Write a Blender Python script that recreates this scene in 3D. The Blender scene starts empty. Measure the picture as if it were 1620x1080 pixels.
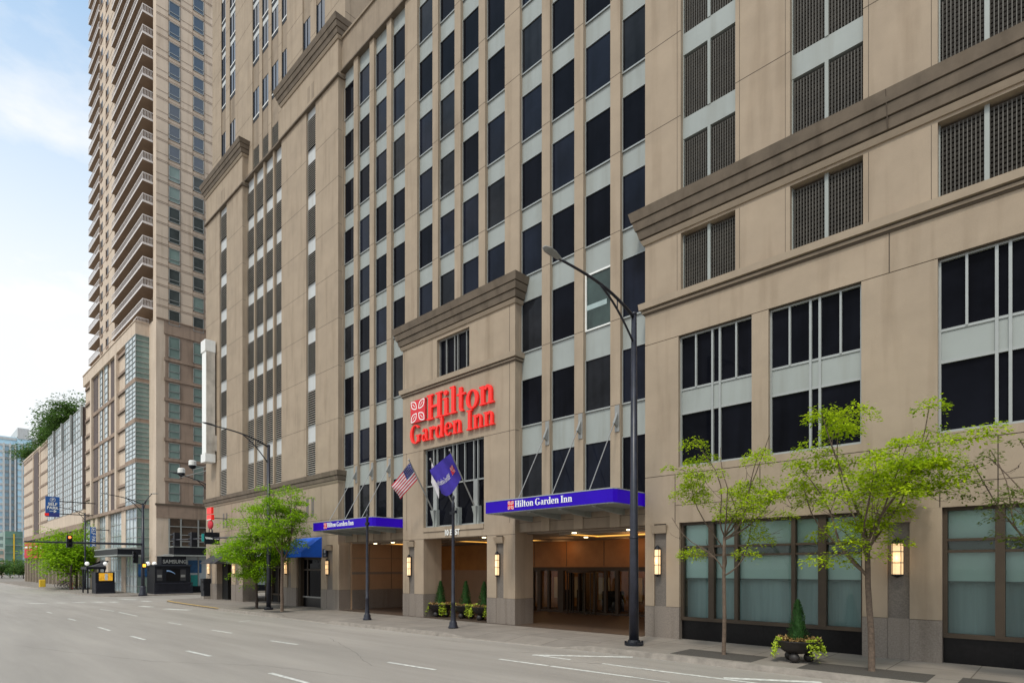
import bpy, math, random
from mathutils import Vector, Matrix
C = bpy.context.scene
R = math.radians
# ------------------------------------------------------------------ camera
H, FP, HY = 2.2, 921.7, 898.0            # eye height, focal length and horizon of the 1620 px photograph
A, B = .6926, .7213                      # view direction (-A, B)
cam = bpy.data.cameras.new('camera'); co = bpy.data.objects.new('camera', cam)
C.collection.objects.link(co); C.camera = co
co.location = (0, 0, H); co.rotation_euler = (R(90), 0, math.asin(A))
cam.sensor_width = 36; cam.lens = FP / 1620 * 36; cam.shift_y = (HY - 540) / 1620
cam.clip_start = .1; cam.clip_end = 6000
# ------------------------------------------------------------------ world and sun
SUN_EL, SUN_AZ = R(56), R(163)           # azimuth clockwise from +Y
W = bpy.data.worlds.new('World'); C.world = W; W.use_nodes = True
nt = W.node_tree; N = nt.nodes; N.clear()
def wn(t, **k):
    n = N.new(t)
    for a, b in k.items(): setattr(n, a, b)
    return n
sky = wn('ShaderNodeTexSky', sky_type='NISHITA', sun_disc=False, sun_elevation=SUN_EL, sun_rotation=SUN_AZ, air_density=1.0, dust_density=1.5, ozone_density=1.0)
tc = wn('ShaderNodeTexCoord'); mp = wn('ShaderNodeMapping'); mp.inputs['Scale'].default_value = (1, 1, 2.2)
n1 = wn('ShaderNodeTexNoise'); n1.inputs['Scale'].default_value = 2.1; n1.inputs['Detail'].default_value = 7; n1.inputs['Roughness'].default_value = .55
rp = wn('ShaderNodeValToRGB'); rp.color_ramp.elements[0].position = .47; rp.color_ramp.elements[1].position = .66
rp.color_ramp.elements[0].color = (.20, .20, .20, 1)
sp = wn('ShaderNodeSeparateXYZ'); mr = wn('ShaderNodeMapRange'); mr.inputs[1].default_value = .32; mr.inputs[2].default_value = .62; mr.inputs[3].default_value = .75; mr.inputs[4].default_value = 0
ad = wn('ShaderNodeMath', operation='ADD', use_clamp=True)
mx = wn('ShaderNodeMix', data_type='RGBA'); mx.inputs[7].default_value = (14, 14.2, 14.4, 1)
bg = wn('ShaderNodeBackground'); bg.inputs[1].default_value = .078; ow = wn('ShaderNodeOutputWorld')
L = nt.links.new
L(tc.outputs['Generated'], mp.inputs[0]); L(mp.outputs[0], n1.inputs['Vector']); L(n1.outputs['Fac'], rp.inputs[0])
L(tc.outputs['Generated'], sp.inputs[0]); L(sp.outputs[2], mr.inputs[0]); L(rp.outputs[0], ad.inputs[0]); L(mr.outputs[0], ad.inputs[1])
gn = wn('ShaderNodeMix', data_type='RGBA', blend_type='MULTIPLY'); gn.inputs[0].default_value = 1; gn.inputs[7].default_value = (3.8, 4.5, 4.1, 1)
L(sky.outputs[0], gn.inputs[6]); L(ad.outputs[0], mx.inputs[0]); L(gn.outputs[2], mx.inputs[6]); L(mx.outputs[2], bg.inputs[0]); L(bg.outputs[0], ow.inputs[0])
sl = bpy.data.lights.new('sun', 'SUN'); so = bpy.data.objects.new('sun', sl); C.collection.objects.link(so)
sl.energy = 2.4; sl.angle = R(10); sl.color = (1, .93, .82)
sdir = Vector((math.sin(SUN_AZ) * math.cos(SUN_EL), math.cos(SUN_AZ) * math.cos(SUN_EL), math.sin(SUN_EL)))
so.rotation_euler = sdir.to_track_quat('Z', 'Y').to_euler(); so.location = (-20, -30, 60)
C.view_settings.view_transform = 'Standard'; C.view_settings.look = 'None'; C.view_settings.gamma = 1
C.view_settings.use_curve_mapping = False; C.view_settings.exposure = -0.10
# ------------------------------------------------------------------ measuring helpers (photo pixel on a known plane -> metres)
def X(px, y):
    t = (px - 810) / FP; return y * (B * t - A) / (B + A * t)
def Y(px, x):
    t = (px - 810) / FP; return x * (B + t * A) / (t * B - A)
def Zp(px, py, y): return H + (HY - py) * (-A * X(px, y) + B * y) / FP
def Zx(px, py, x):
    y = Y(px, x); return H + (HY - py) * (-A * x + B * y) / FP
def q(v, y=16.6): return H + 1.444 * y * v
def gz(x):
    return 0.0 if x > -9 else .0055 * (max(x, -70) + 9)
def gp(px, py, off=0.0):
    z = 0
    for _ in range(8):
        d = FP * (H - z) / (py - HY); r = (px - 810) / FP * d
        x, y = -A * d + B * r, B * d + A * r; z = gz(x) + off
    return x, y, z
# ------------------------------------------------------------------ materials
def mat(name, col, rough=.8, var=.0, vs=3.0, bump=0.0, bs=60, metal=0.0, spec=.5, emit=None, es=0.0, streak=0.0, ior=1.45, col2=None, sstr=(1, 1, 1), coat=0):
    m = bpy.data.materials.new(name); m.use_nodes = True; t = m.node_tree; nd = t.nodes; l = t.links.new
    p = nd['Principled BSDF']; p.inputs['Roughness'].default_value = rough; p.inputs['Metallic'].default_value = metal
    p.inputs['IOR'].default_value = ior; p.inputs['Specular IOR Level'].default_value = spec
    if coat: p.inputs['Coat Weight'].default_value = coat
    c = (*col, 1); p.inputs['Base Color'].default_value = c
    if emit: p.inputs['Emission Color'].default_value = (*emit, 1); p.inputs['Emission Strength'].default_value = es
    if var or bump or streak:
        tcn = nd.new('ShaderNodeTexCoord'); mpp = nd.new('ShaderNodeMapping'); mpp.inputs['Scale'].default_value = sstr
        l(tcn.outputs['Object'], mpp.inputs[0]); src = None
    if var:
        n = nd.new('ShaderNodeTexNoise'); n.inputs['Scale'].default_value = vs; n.inputs['Detail'].default_value = 8; n.inputs['Roughness'].default_value = .62
        l(mpp.outputs[0], n.inputs['Vector']); rr = nd.new('ShaderNodeMapRange'); rr.inputs[1].default_value = .3; rr.inputs[2].default_value = .7
        l(n.outputs['Fac'], rr.inputs[0]); x = nd.new('ShaderNodeMix'); x.data_type = 'RGBA'
        lo = tuple(v * (1 - var) for v in col) if col2 is None else col2; hi = tuple(min(v * (1 + var), 1) for v in col) if col2 is None else col
        x.inputs[6].default_value = (*lo, 1); x.inputs[7].default_value = (*hi, 1); l(rr.outputs[0], x.inputs[0]); src = x.outputs[2]
    if streak:
        m2 = nd.new('ShaderNodeMapping'); m2.inputs['Scale'].default_value = (1.1, 1.1, .09); l(tcn.outputs['Object'], m2.inputs[0])
        n = nd.new('ShaderNodeTexNoise'); n.inputs['Scale'].default_value = 2.4; n.inputs['Detail'].default_value = 6; l(m2.outputs[0], n.inputs['Vector'])
        rr = nd.new('ShaderNodeMapRange'); rr.inputs[1].default_value = .5; rr.inputs[2].default_value = .75; l(n.outputs['Fac'], rr.inputs[0])
        x = nd.new('ShaderNodeMix'); x.data_type = 'RGBA'; x.blend_type = 'MULTIPLY'; k = 1 - streak
        x.inputs[7].default_value = (k, k * .97, k * .93, 1); l(rr.outputs[0], x.inputs[0])
        if src: l(src, x.inputs[6])
        else: x.inputs[6].default_value = c
        src = x.outputs[2]
    if src if (var or streak) else False: l(src, p.inputs['Base Color'])
    if bump:
        n = nd.new('ShaderNodeTexNoise'); n.inputs['Scale'].default_value = bs; n.inputs['Detail'].default_value = 5
        l(mpp.outputs[0], n.inputs['Vector']); b = nd.new('ShaderNodeBump'); b.inputs['Strength'].default_value = bump; b.inputs['Distance'].default_value = .02
        l(n.outputs['Fac'], b.inputs['Height']); l(b.outputs[0], p.inputs['Normal'])
    return m
M = {}
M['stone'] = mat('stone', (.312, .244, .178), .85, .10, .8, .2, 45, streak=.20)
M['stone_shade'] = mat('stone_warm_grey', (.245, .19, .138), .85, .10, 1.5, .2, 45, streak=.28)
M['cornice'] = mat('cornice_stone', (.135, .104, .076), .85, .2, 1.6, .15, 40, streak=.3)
M['bead'] = mat('bead_stone', (.31, .245, .18), .85, .08, 2)
M['granite'] = mat('granite', (.195, .162, .136), .7, .22, 30, .05, 90, streak=.3)
M['granite_dark'] = mat('granite_dark', (.138, .117, .10), .7, .25, 30, .05, 90, streak=.2)
M['joint'] = mat('joint', (.09, .068, .05), .95)
M['spandrel'] = mat('spandrel_panel', (.275, .295, .282), .5, .06, .8, streak=.16)
M['spandrel_white'] = mat('spandrel_white', (.46, .47, .47), .5, .05, .8, streak=.12)
M['alu'] = mat('aluminium', (.31, .32, .31), .4, .05, 4, metal=.3)
M['alu_dark'] = mat('bronze_aluminium', (.055, .040, .028), .5, .1, 4, spec=.25)
M['alu_mid'] = mat('grey_aluminium', (.25, .25, .24), .45, .08, 4, metal=.3)
M['glass_dark'] = mat('dark_glass', (.005, .0055, .0085), .05, .55, .45, spec=.12, ior=1.25, streak=.4)
M['glass_dark_b'] = mat('dark_glass_navy', (.008, .010, .018), .05, .5, .6, spec=.2, ior=1.3, streak=.4)  # navy and grey variants imitate uneven reflections between windows
M['glass_dark_c'] = mat('dark_glass_grey', (.013, .014, .017), .06, .5, .8, spec=.2, ior=1.3, streak=.5)
M['glass_mid'] = mat('grey_green_glass', (.05, .06, .06), .08, .4, .7, spec=.4)
M['glass_open'] = mat('open_room_glass', (.035, .055, .05), .12, .5, 1.0, spec=.5, ior=1.4, streak=.4)
M['glass_blue'] = mat('blue_glass', (.03, .04, .06), .05, spec=.6, ior=1.75)
M['glass_green'] = mat('green_glass', (.17, .235, .215), .12, .25, .5, spec=.5, ior=1.5)
M['glass_pale'] = mat('pale_glass', (.36, .43, .46), .12, .2, .25, spec=.5, ior=1.7)
M['glass_far'] = mat('far_glass', (.42, .62, .74), .25, .25, .05, spec=.5)  # pale blue glass, its paleness also standing in for distance haze
M['shop_brown'] = mat('brown_shop_glass', (.075, .055, .042), .12, .5, .6, spec=.4)
M['void'] = mat('dark_interior', (.008, .007, .006), .9)
M['grille'] = mat('grille_bronze', (.042, .035, .028), .6, .25, 3)
M['grille_edge'] = mat('grille_edge', (.085, .076, .064), .5, .2, 3)
M['louvre'] = mat('louvre_blade', (.36, .33, .29), .6, .12, 2)
M['black'] = mat('black_metal', (.010, .011, .015), .5, .3, 6, spec=.25)
M['black_stone'] = mat('black_stone', (.006, .0055, .006), .3, .4, 12, spec=.25)
M['pole'] = mat('pole_paint', (.017, .018, .028), .38, .4, 5, metal=.1)
M['steel'] = mat('steel', (.33, .32, .31), .35, .1, 8, metal=.6)
M['white_metal'] = mat('white_metal', (.72, .72, .70), .45, .06, 3, streak=.12)
M['dirty_metal'] = mat('weathered_metal', (.46, .42, .37), .5, .28, 1.1, streak=.3)
M['white'] = mat('white_paint', (.78, .78, .76), .6)
M['red'] = mat('sign_red', (.75, .018, .012), .4, emit=(1, .02, .012), es=.16)
M['redpanel'] = mat('logo_red', (.55, .012, .02), .4, emit=(.8, .01, .02), es=.05)
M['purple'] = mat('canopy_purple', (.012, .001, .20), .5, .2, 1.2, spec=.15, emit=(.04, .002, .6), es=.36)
M['awning_blue'] = mat('awning_blue', (.006, .095, .55), .75, .12, 3, .1, 30)
M['awning_dark'] = mat('awning_dark', (.035, .034, .037), .85, .15, 3)
M['sign_blue'] = mat('sign_blue', (.015, .085, .30), .5)
M['banner_red'] = mat('banner_red', (.5, .03, .045), .8)
M['teal'] = mat('teal', (.02, .32, .30), .5)
M['yellow'] = mat('yellow', (.65, .42, .02), .5)
M['wood'] = mat('wood_wall', (.30, .13, .035), .45, .2, 1.2, spec=.4)
M['room_stone'] = mat('room_stone', (.26, .165, .10), .6, .08, 1.5)
M['ceiling'] = mat('ceiling', (.27, .22, .175), .9)
M['floor_in'] = mat('lobby_floor', (.06, .04, .028), .6, .3, 5)
M['glow'] = mat('warm_glow', (.8, .6, .3), .6, emit=(1, .5, .09), es=1.3)
M['lampglass'] = mat('lamp_glass', (.8, .65, .45), .5, .08, 9, emit=(1, .60, .26), es=.85)
M['globe'] = mat('globe_glass', (.8, .8, .78), .3, emit=(1, .97, .9), es=.35)
M['downlight'] = mat('downlight', (.9, .85, .7), .5, emit=(1, .82, .5), es=5)
M['signal_red'] = mat('signal_lit', (.8, .2, .05), .5, emit=(1, .22, .05), es=3)
M['signal_amber'] = mat('signal_amber', (.8, .4, .05), .5, emit=(1, .5, .05), es=2)
M['screen'] = mat('ad_screen', (.6, .3, .02), .4, .6, 5, emit=(1, .5, .03), es=.35)
M['flag_blue'] = mat('flag_blue', (.055, .035, .36), .8, .12, 6)
M['flag_red'] = mat('flag_red', (.55, .03, .06), .8)
M['flag_white'] = mat('flag_white', (.75, .72, .74), .8)
M['flag_navy'] = mat('flag_navy', (.03, .04, .2), .8)
M['asphalt'] = mat('asphalt', (.30, .270, .238), .6, .17, .9, .5, 190, sstr=(.09, .9, 1))
M['line'] = mat('road_paint', (.54, .53, .49), .8, .3, 7)
M['yline'] = mat('yellow_paint', (.5, .33, .10), .8, .3, 9)
M['kerb'] = mat('kerb_concrete', (.25, .22, .19), .9, .25, 4, .2, 40)
M['pit'] = mat('tree_pit', (.06, .052, .045), .95, .25, 20, .4, 60)
M['soil'] = mat('soil', (.035, .02, .012), 1, .5, 40, .6, 50)
M['planter'] = mat('planter', (.022, .018, .017), .55, .3, 8)
M['conifer'] = mat('conifer', (.035, .115, .018), .7, .6, 25, col2=(.012, .05, .008))
M['lime'] = mat('lime_leaf', (.36, .46, .025), .6, .4, 30)
M['coleus'] = mat('coleus_leaf', (.34, .13, .05), .6, .5, 45, col2=(.16, .17, .05))
M['bark'] = mat('bark', (.12, .085, .062), .95, .4, 14, .7, 40)
M['bark_dark'] = mat('bark_dark', (.055, .038, .03), .95, .4, 14, .7, 40)
M['tower'] = mat('tower_concrete', (.53, .43, .34), .85, .08, .5, streak=.2)
M['tower_brown'] = mat('tower_brown', (.275, .20, .152), .85, .15, .6, streak=.35)
M['tower_dark'] = mat('tower_strip', (.10, .075, .07), .8, .15, .8)
M['soffit'] = mat('balcony_soffit', (.24, .17, .12), .9, .1, 1)
M['rail'] = mat('rail_white', (.6, .56, .55), .6, .05, 3)
M['poster_white'] = mat('poster_white', (.6, .63, .62), .5, .15, 2)
M['poster_blue'] = mat('poster_blue', (.02, .10, .25), .5, .3, 3)
M['room_pale'] = mat('room_pale', (.5, .40, .25), .7, .15, 1)
def leafmat(name, a, b):
    m = bpy.data.materials.new(name); m.use_nodes = True; t = m.node_tree; nd = t.nodes; l = t.links.new; nd.clear()
    tcn = nd.new('ShaderNodeTexCoord'); n = nd.new('ShaderNodeTexNoise'); n.inputs['Scale'].default_value = 3.2; n.inputs['Detail'].default_value = 9; n.inputs['Roughness'].default_value = .75
    l(tcn.outputs['Object'], n.inputs['Vector']); rr = nd.new('ShaderNodeMapRange'); rr.inputs[1].default_value = .34; rr.inputs[2].default_value = .66
    l(n.outputs['Fac'], rr.inputs[0]); x = nd.new('ShaderNodeMix'); x.data_type = 'RGBA'; x.inputs[6].default_value = (*a, 1); x.inputs[7].default_value = (*b, 1)
    l(rr.outputs[0], x.inputs[0]); d = nd.new('ShaderNodeBsdfDiffuse'); tr = nd.new('ShaderNodeBsdfTranslucent'); ms = nd.new('ShaderNodeMixShader'); ms.inputs[0].default_value = .45
    l(x.outputs[2], d.inputs[0]); l(x.outputs[2], tr.inputs[0]); l(d.outputs[0], ms.inputs[1]); l(tr.outputs[0], ms.inputs[2])
    o = nd.new('ShaderNodeOutputMaterial'); l(ms.outputs[0], o.inputs[0]); return m
M['leaf'] = leafmat('honey_locust_leaf', (.13, .25, .010), (.58, .70, .025))
M['leaf_green'] = leafmat('street_tree_leaf', (.12, .27, .012), (.40, .60, .025))
M['leaf_olive'] = leafmat('olive_leaf', (.07, .11, .02), (.22, .28, .05))
M['leaf_dark'] = leafmat('roof_tree_leaf', (.035, .08, .02), (.14, .24, .06))
# see-through shop glass: a thin pane that tints and reflects
def panemat(name, tint):
    m = bpy.data.materials.new(name); m.use_nodes = True; t = m.node_tree; nd = t.nodes; l = t.links.new; nd.clear()
    tr = nd.new('ShaderNodeBsdfTransparent'); tr.inputs[0].default_value = (*tint, 1); g = nd.new('ShaderNodeBsdfGlossy'); g.inputs['Roughness'].default_value = .03
    f = nd.new('ShaderNodeFresnel'); f.inputs[0].default_value = 1.5; ms = nd.new('ShaderNodeMixShader'); o = nd.new('ShaderNodeOutputMaterial')
    l(f.outputs[0], ms.inputs[0]); l(tr.outputs[0], ms.inputs[1]); l(g.outputs[0], ms.inputs[2]); l(ms.outputs[0], o.inputs[0]); return m
M['pane'] = panemat('shop_pane', (.85, .94, .92)); M['pane_clear'] = panemat('lobby_pane', (.8, .85, .82))
M['blind'] = mat('roller_blind', (.50, .62, .585), .9, .06, .8)
M['blind_low'] = mat('inner_curtain', (.31, .385, .385), .9, .14, 1.2, sstr=(2.5, 1, .12))
M['blind_mid'] = mat('transom_and_hem_shade', (.14, .17, .16), .9)
# sidewalk slabs
m = mat('sidewalk_concrete', (.215, .186, .158), .9, .14, 1.1, .2, 60); M['walk'] = m
t = m.node_tree; nd = t.nodes; p = nd['Principled BSDF']; src = p.inputs['Base Color'].links[0].from_socket
br = nd.new('ShaderNodeTexBrick'); br.offset = 0; br.inputs['Scale'].default_value = 1; br.inputs['Brick Width'].default_value = 1.45; br.inputs['Row Height'].default_value = 1.3
br.inputs['Mortar Size'].default_value = .012; br.inputs['Color1'].default_value = (1, 1, 1, 1); br.inputs['Color2'].default_value = (.87, .87, .88, 1); br.inputs['Mortar'].default_value = (.45, .43, .4, 1)
tcn = nd.new('ShaderNodeTexCoord'); t.links.new(tcn.outputs['Object'], br.inputs['Vector'])
x = nd.new('ShaderNodeMix'); x.data_type = 'RGBA'; x.blend_type = 'MULTIPLY'; x.inputs[0].default_value = 1
t.links.new(src, x.inputs[6]); t.links.new(br.outputs['Color'], x.inputs[7]); t.links.new(x.outputs[2], p.inputs['Base Color'])
# ------------------------------------------------------------------ mesh building
COL = C.collection
def world_org(o):
    v = Vector((0, 0, 0))
    while o is not None: v += o.location; o = o.parent
    return v
def tag(o, label=None, cat=None, group=None, kind=None):
    for k, v in (('label', label), ('category', cat), ('group', group), ('kind', kind)):
        if v: o[k] = v
    return o
def thing(name, label, cat, loc=(0, 0, 0), group=None):
    o = bpy.data.objects.new(name, None); COL.objects.link(o); o.location = loc; o.empty_display_size = .3
    return tag(o, label, cat, group)
class MB:
    def __init__(s): s.v = []; s.f = []; s.m = []; s.smooth = False
    def quad(s, pts, m=0):
        n = len(s.v); s.v += [tuple(p) for p in pts]; s.f.append(tuple(range(n, n + len(pts)))); s.m.append(m); return s
    def box(s, x0, x1, y0, y1, z0, z1, m=0): return s.fr((x0, x1, y0, y1), (x0, x1, y0, y1), z0, z1, m)
    def fr(s, b, t, z0, z1, m=0):
        n = len(s.v)
        for (x0, x1, y0, y1), z in ((b, z0), (t, z1)): s.v += [(x0, y0, z), (x1, y0, z), (x1, y1, z), (x0, y1, z)]
        for f in ((0, 3, 2, 1), (4, 5, 6, 7), (0, 1, 5, 4), (1, 2, 6, 5), (2, 3, 7, 6), (3, 0, 4, 7)):
            s.f.append(tuple(n + i for i in f)); s.m.append(m)
        return s
    def tube(s, pts, rad, n=8, m=0, cap=True):
        pts = [Vector(p) for p in pts]; k = len(pts)
        if not hasattr(rad, '__len__'): rad = [rad] * k
        base = len(s.v); up = Vector((0, 0, 1)); prev = None
        for i, p in enumerate(pts):
            d = (pts[min(i + 1, k - 1)] - pts[max(i - 1, 0)]).normalized()
            if prev is None:
                a = d.cross(up); a = a if a.length > .01 else Vector((1, 0, 0))
            else:
                a = prev - d * prev.dot(d)
                if a.length < .01: a = d.cross(up)
            a.normalize(); prev = a; b = d.cross(a)
            for j in range(n):
                w = 2 * math.pi * j / n; s.v.append(tuple(p + (a * math.cos(w) + b * math.sin(w)) * rad[i]))
        for i in range(k - 1):
            for j in range(n):
                a0 = base + i * n + j; a1 = base + i * n + (j + 1) % n
                s.f.append((a0, a1, a1 + n, a0 + n)); s.m.append(m)
        if cap:
            s.f.append(tuple(base + j for j in range(n))[::-1]); s.m.append(m)
            s.f.append(tuple(base + (k - 1) * n + j for j in range(n))); s.m.append(m)
        return s
    def lathe(s, c, prof, n=16, m=0):
        return s.tube([(c[0], c[1], c[2] + z) for r, z in prof], [max(r, .002) for r, z in prof], n, m)
    def ball(s, c, r, m=0, n=12, k=8, sc=(1, 1, 1)):
        b = len(s.v)
        for i in range(k + 1):
            th = math.pi * i / k
            for j in range(n):
                ph = 2 * math.pi * j / n
                s.v.append((c[0] + r * sc[0] * math.sin(th) * math.cos(ph), c[1] + r * sc[1] * math.sin(th) * math.sin(ph), c[2] + r * sc[2] * math.cos(th)))
        for i in range(k):
            for j in range(n):
                s.f.append((b + i * n + j, b + i * n + (j + 1) % n, b + (i + 1) * n + (j + 1) % n, b + (i + 1) * n + j)); s.m.append(m)
        return s
    def extr(s, poly, f, d0, d1, m=0):
        """poly: 2D outline, f(u, v, d) -> 3D point; front at d1, back at d0"""
        n = len(s.v); k = len(poly)
        s.v += [tuple(f(u, v, d0)) for u, v in poly] + [tuple(f(u, v, d1)) for u, v in poly]
        s.f.append(tuple(range(n + k, n + 2 * k))); s.m.append(m)
        if abs(d1 - d0) > 1e-6:
            s.f.append(tuple(range(n + k - 1, n - 1, -1))); s.m.append(m)
            for i in range(k):
                s.f.append((n + i, n + (i + 1) % k, n + k + (i + 1) % k, n + k + i)); s.m.append(m)
        return s
    def build(s, name, mats, parent=None, loc=None, smooth=False):
        if not isinstance(mats, (list, tuple)): mats = [mats]
        org = world_org(parent) if parent else Vector(loc or (0, 0, 0))
        me = bpy.data.meshes.new(name); me.from_pydata([(x - org.x, y - org.y, z - org.z) for x, y, z in s.v], [], s.f)
        for mt in mats: me.materials.append(M[mt] if isinstance(mt, str) else mt)
        me.polygons.foreach_set('material_index', s.m)
        if smooth: me.polygons.foreach_set('use_smooth', [True] * len(s.f))
        me.update(); o = bpy.data.objects.new(name, me); COL.objects.link(o)
        if parent: o.parent = parent
        else: o.location = org
        return o
def copy_thing(root, loc, label=None, rot=None, group=None):
    def rec(o, par):
        c = o.copy(); COL.objects.link(c); c.parent = par
        for ch in list(o.children): rec(ch, c)
        return c
    r = rec(root, None); r.location = loc
    if label: r['label'] = label
    if group: r['group'] = group
    if rot is not None: r.rotation_euler = (0, 0, rot)
    return r
def struct(name, mb, m, smooth=False): return tag(mb.build(name, m, smooth=smooth), kind='structure')
# ------------------------------------------------------------------ serif lettering
def rect(a, b, c, d): return [(a, b), (c, b), (c, d), (a, d)]
def arc(cx, cy, rx, ry, tx, ty, a0, a1, n=18):
    out = []
    for i in range(n):
        p = []
        for a, k in ((a0 + (a1 - a0) * i / n, 0), (a0 + (a1 - a0) * (i + 1) / n, 0), (a0 + (a1 - a0) * (i + 1) / n, 1), (a0 + (a1 - a0) * i / n, 1)):
            w = R(a); x_, y_ = (rx, ry) if k == 0 else (rx - tx, ry - ty); p.append((cx + x_ * math.cos(w), cy + y_ * math.sin(w)))
        out.append(p)
    return out
G = {
 'H': (.84, [rect(.09, 0, .26, 1), rect(.58, 0, .75, 1), rect(0, 0, .35, .06), rect(0, .94, .35, 1), rect(.49, 0, .84, .06), rect(.49, .94, .84, 1), rect(.26, .46, .58, .55)]),
 'I': (.40, [rect(.10, 0, .28, 1), rect(0, 0, .38, .06), rect(0, .94, .38, 1)]),
 'l': (.34, [rect(.09, 0, .24, 1.04), rect(0, 0, .33, .05), rect(0, .98, .24, 1.04)]),
 'i': (.34, [rect(.09, 0, .24, .68), rect(0, 0, .33, .05), rect(0, .62, .24, .68)] + arc(.155, .88, .10, .10, .099, .099, 0, 360, 12)),
 't': (.42, [rect(.10, .14, .25, .90), rect(0, .60, .40, .68)] + arc(.26, .15, .16, .17, .15, .08, 180, 300, 8)),
 'o': (.60, arc(.29, .33, .29, .36, .145, .06, 0, 360, 26)),
 'n': (.68, [rect(.08, 0, .23, .68), rect(0, 0, .31, .05), rect(0, .62, .23, .68), rect(.43, 0, .58, .44), rect(.36, 0, .66, .05)] + arc(.38, .43, .20, .26, .14, .10, 0, 150, 12)),
 'a': (.54, [rect(.29, .05, .43, .48), rect(.38, 0, .52, .06)] + arc(.24, .46, .19, .23, .135, .07, 0, 165, 10) + arc(.20, .19, .20, .20, .12, .06, 0, 360, 18)),
 'r': (.50, [rect(.08, 0, .23, .68), rect(0, 0, .33, .05), rect(0, .62, .23, .68)] + arc(.36, .47, .16, .22, .12, .11, 20, 165, 10) + arc(.43, .56, .07, .08, .069, .079, 0, 360, 10)),
 'd': (.64, [rect(.39, 0, .54, 1.04), rect(.30, .98, .54, 1.04), rect(.39, 0, .62, .05)] + arc(.26, .32, .26, .35, .14, .06, 0, 360, 22)),
 'e': (.56, [rect(.12, .33, .44, .39)] + arc(.27, .33, .27, .36, .145, .06, 8, 325, 22)),
 'G': (.92, [rect(.58, .06, .75, .42), rect(.48, .38, .85, .44)] + arc(.42, .5, .42, .53, .18, .06, 42, 312, 24)),
 ' ': (.26, []),
}
def word(mb, txt, f, u0, v0, h, width, d0, d1, m=0, slant=0):
    tot = sum(G[c][0] + .03 for c in txt); sx = width / tot; u = u0; k = 0
    for c in txt:
        w, ps = G[c]
        for pl in ps:
            k += 1; mb.extr([(u + x * sx, v0 + y * h) for x, y in pl], f, d0, d1 + (k % 7) * .0006 * (1 if d1 > d0 else 1), m)
        u += (w + .03) * sx
    return mb
def petals(mb, f, u0, v0, s, d, m):
    """four white leaf outlines in a square of side s"""
    for sx, sy in ((1, 1), (-1, 1), (1, -1), (-1, -1)):
        c0 = Vector((.08, .10)); c1 = Vector((.44, .46)); ax = (c1 - c0); nrm = Vector((-ax.y, ax.x)).normalized()
        for side in (1, -1):
            pts = []
            for i in range(9):
                t_ = i / 8; w = .15 * math.sin(math.pi * t_) * side; pts.append(c0 + ax * t_ + nrm * w)
            for i in range(8):
                a, b = pts[i], pts[i + 1]; dd = (b - a).normalized(); nn = Vector((-dd.y, dd.x)) * .022
                pl = [a - nn, b - nn, b + nn, a + nn]
                mb.extr([(u0 + s * (.5 + sx * p.x), v0 + s * (.5 + sy * p.y)) for p in pl], f, d, d + .0004 * (i % 3 + 3 * (side > 0)), m)
        a, b = c0 + ax * .3, c0 + ax * .72; nn = nrm * .014
        mb.extr([(u0 + s * (.5 + sx * p.x), v0 + s * (.5 + sy * p.y)) for p in (a - nn, b - nn, b + nn, a + nn)], f, d, d + .001, m)
def font(name, txt, size, m, parent, pos, rot, extrude=.01, sx=1, bold=0):
    cu = bpy.data.curves.new(name, 'FONT'); cu.body = txt; cu.size = size; cu.extrude = extrude; cu.align_x = 'CENTER'; cu.align_y = 'CENTER'; cu.offset = bold
    tmp = bpy.data.objects.new('tmp', cu); COL.objects.link(tmp); dg = bpy.context.evaluated_depsgraph_get()
    me = bpy.data.meshes.new_from_object(tmp.evaluated_get(dg)); bpy.data.objects.remove(tmp)
    mt = Matrix.Translation(Vector(pos) - world_org(parent)) @ rot.to_4x4() @ Matrix.Diagonal((sx, 1, 1, 1)); me.transform(mt)
    me.materials.clear(); me.materials.append(M[m]); me.name = name
    o = bpy.data.objects.new(name, me); COL.objects.link(o); o.parent = parent; return o
ROT_FRONT = Matrix(((1, 0, 0), (0, 0, -1), (0, 1, 0)))     # text faces -Y
ROT_RIGHT = Matrix(((0, 0, 1), (1, 0, 0), (0, 1, 0)))      # text faces +X
FV = lambda y: (lambda u, v, d: (u, y - d, v))             # on a wall facing -Y, d outward
# ------------------------------------------------------------------ ground
XS = [-2500, -70, -9, 1500]
mb = MB()
for a, b in zip(XS, XS[1:]): mb.quad([(a, -1500, gz(a) - .13), (b, -1500, gz(b) - .13), (b, 1500, gz(b) - .13), (a, 1500, gz(a) - .13)])
struct('road', mb, 'asphalt')
F, MF, GL = 16.6, 16.85, 17.0            # facade face, mullion face, glass planes
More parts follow.
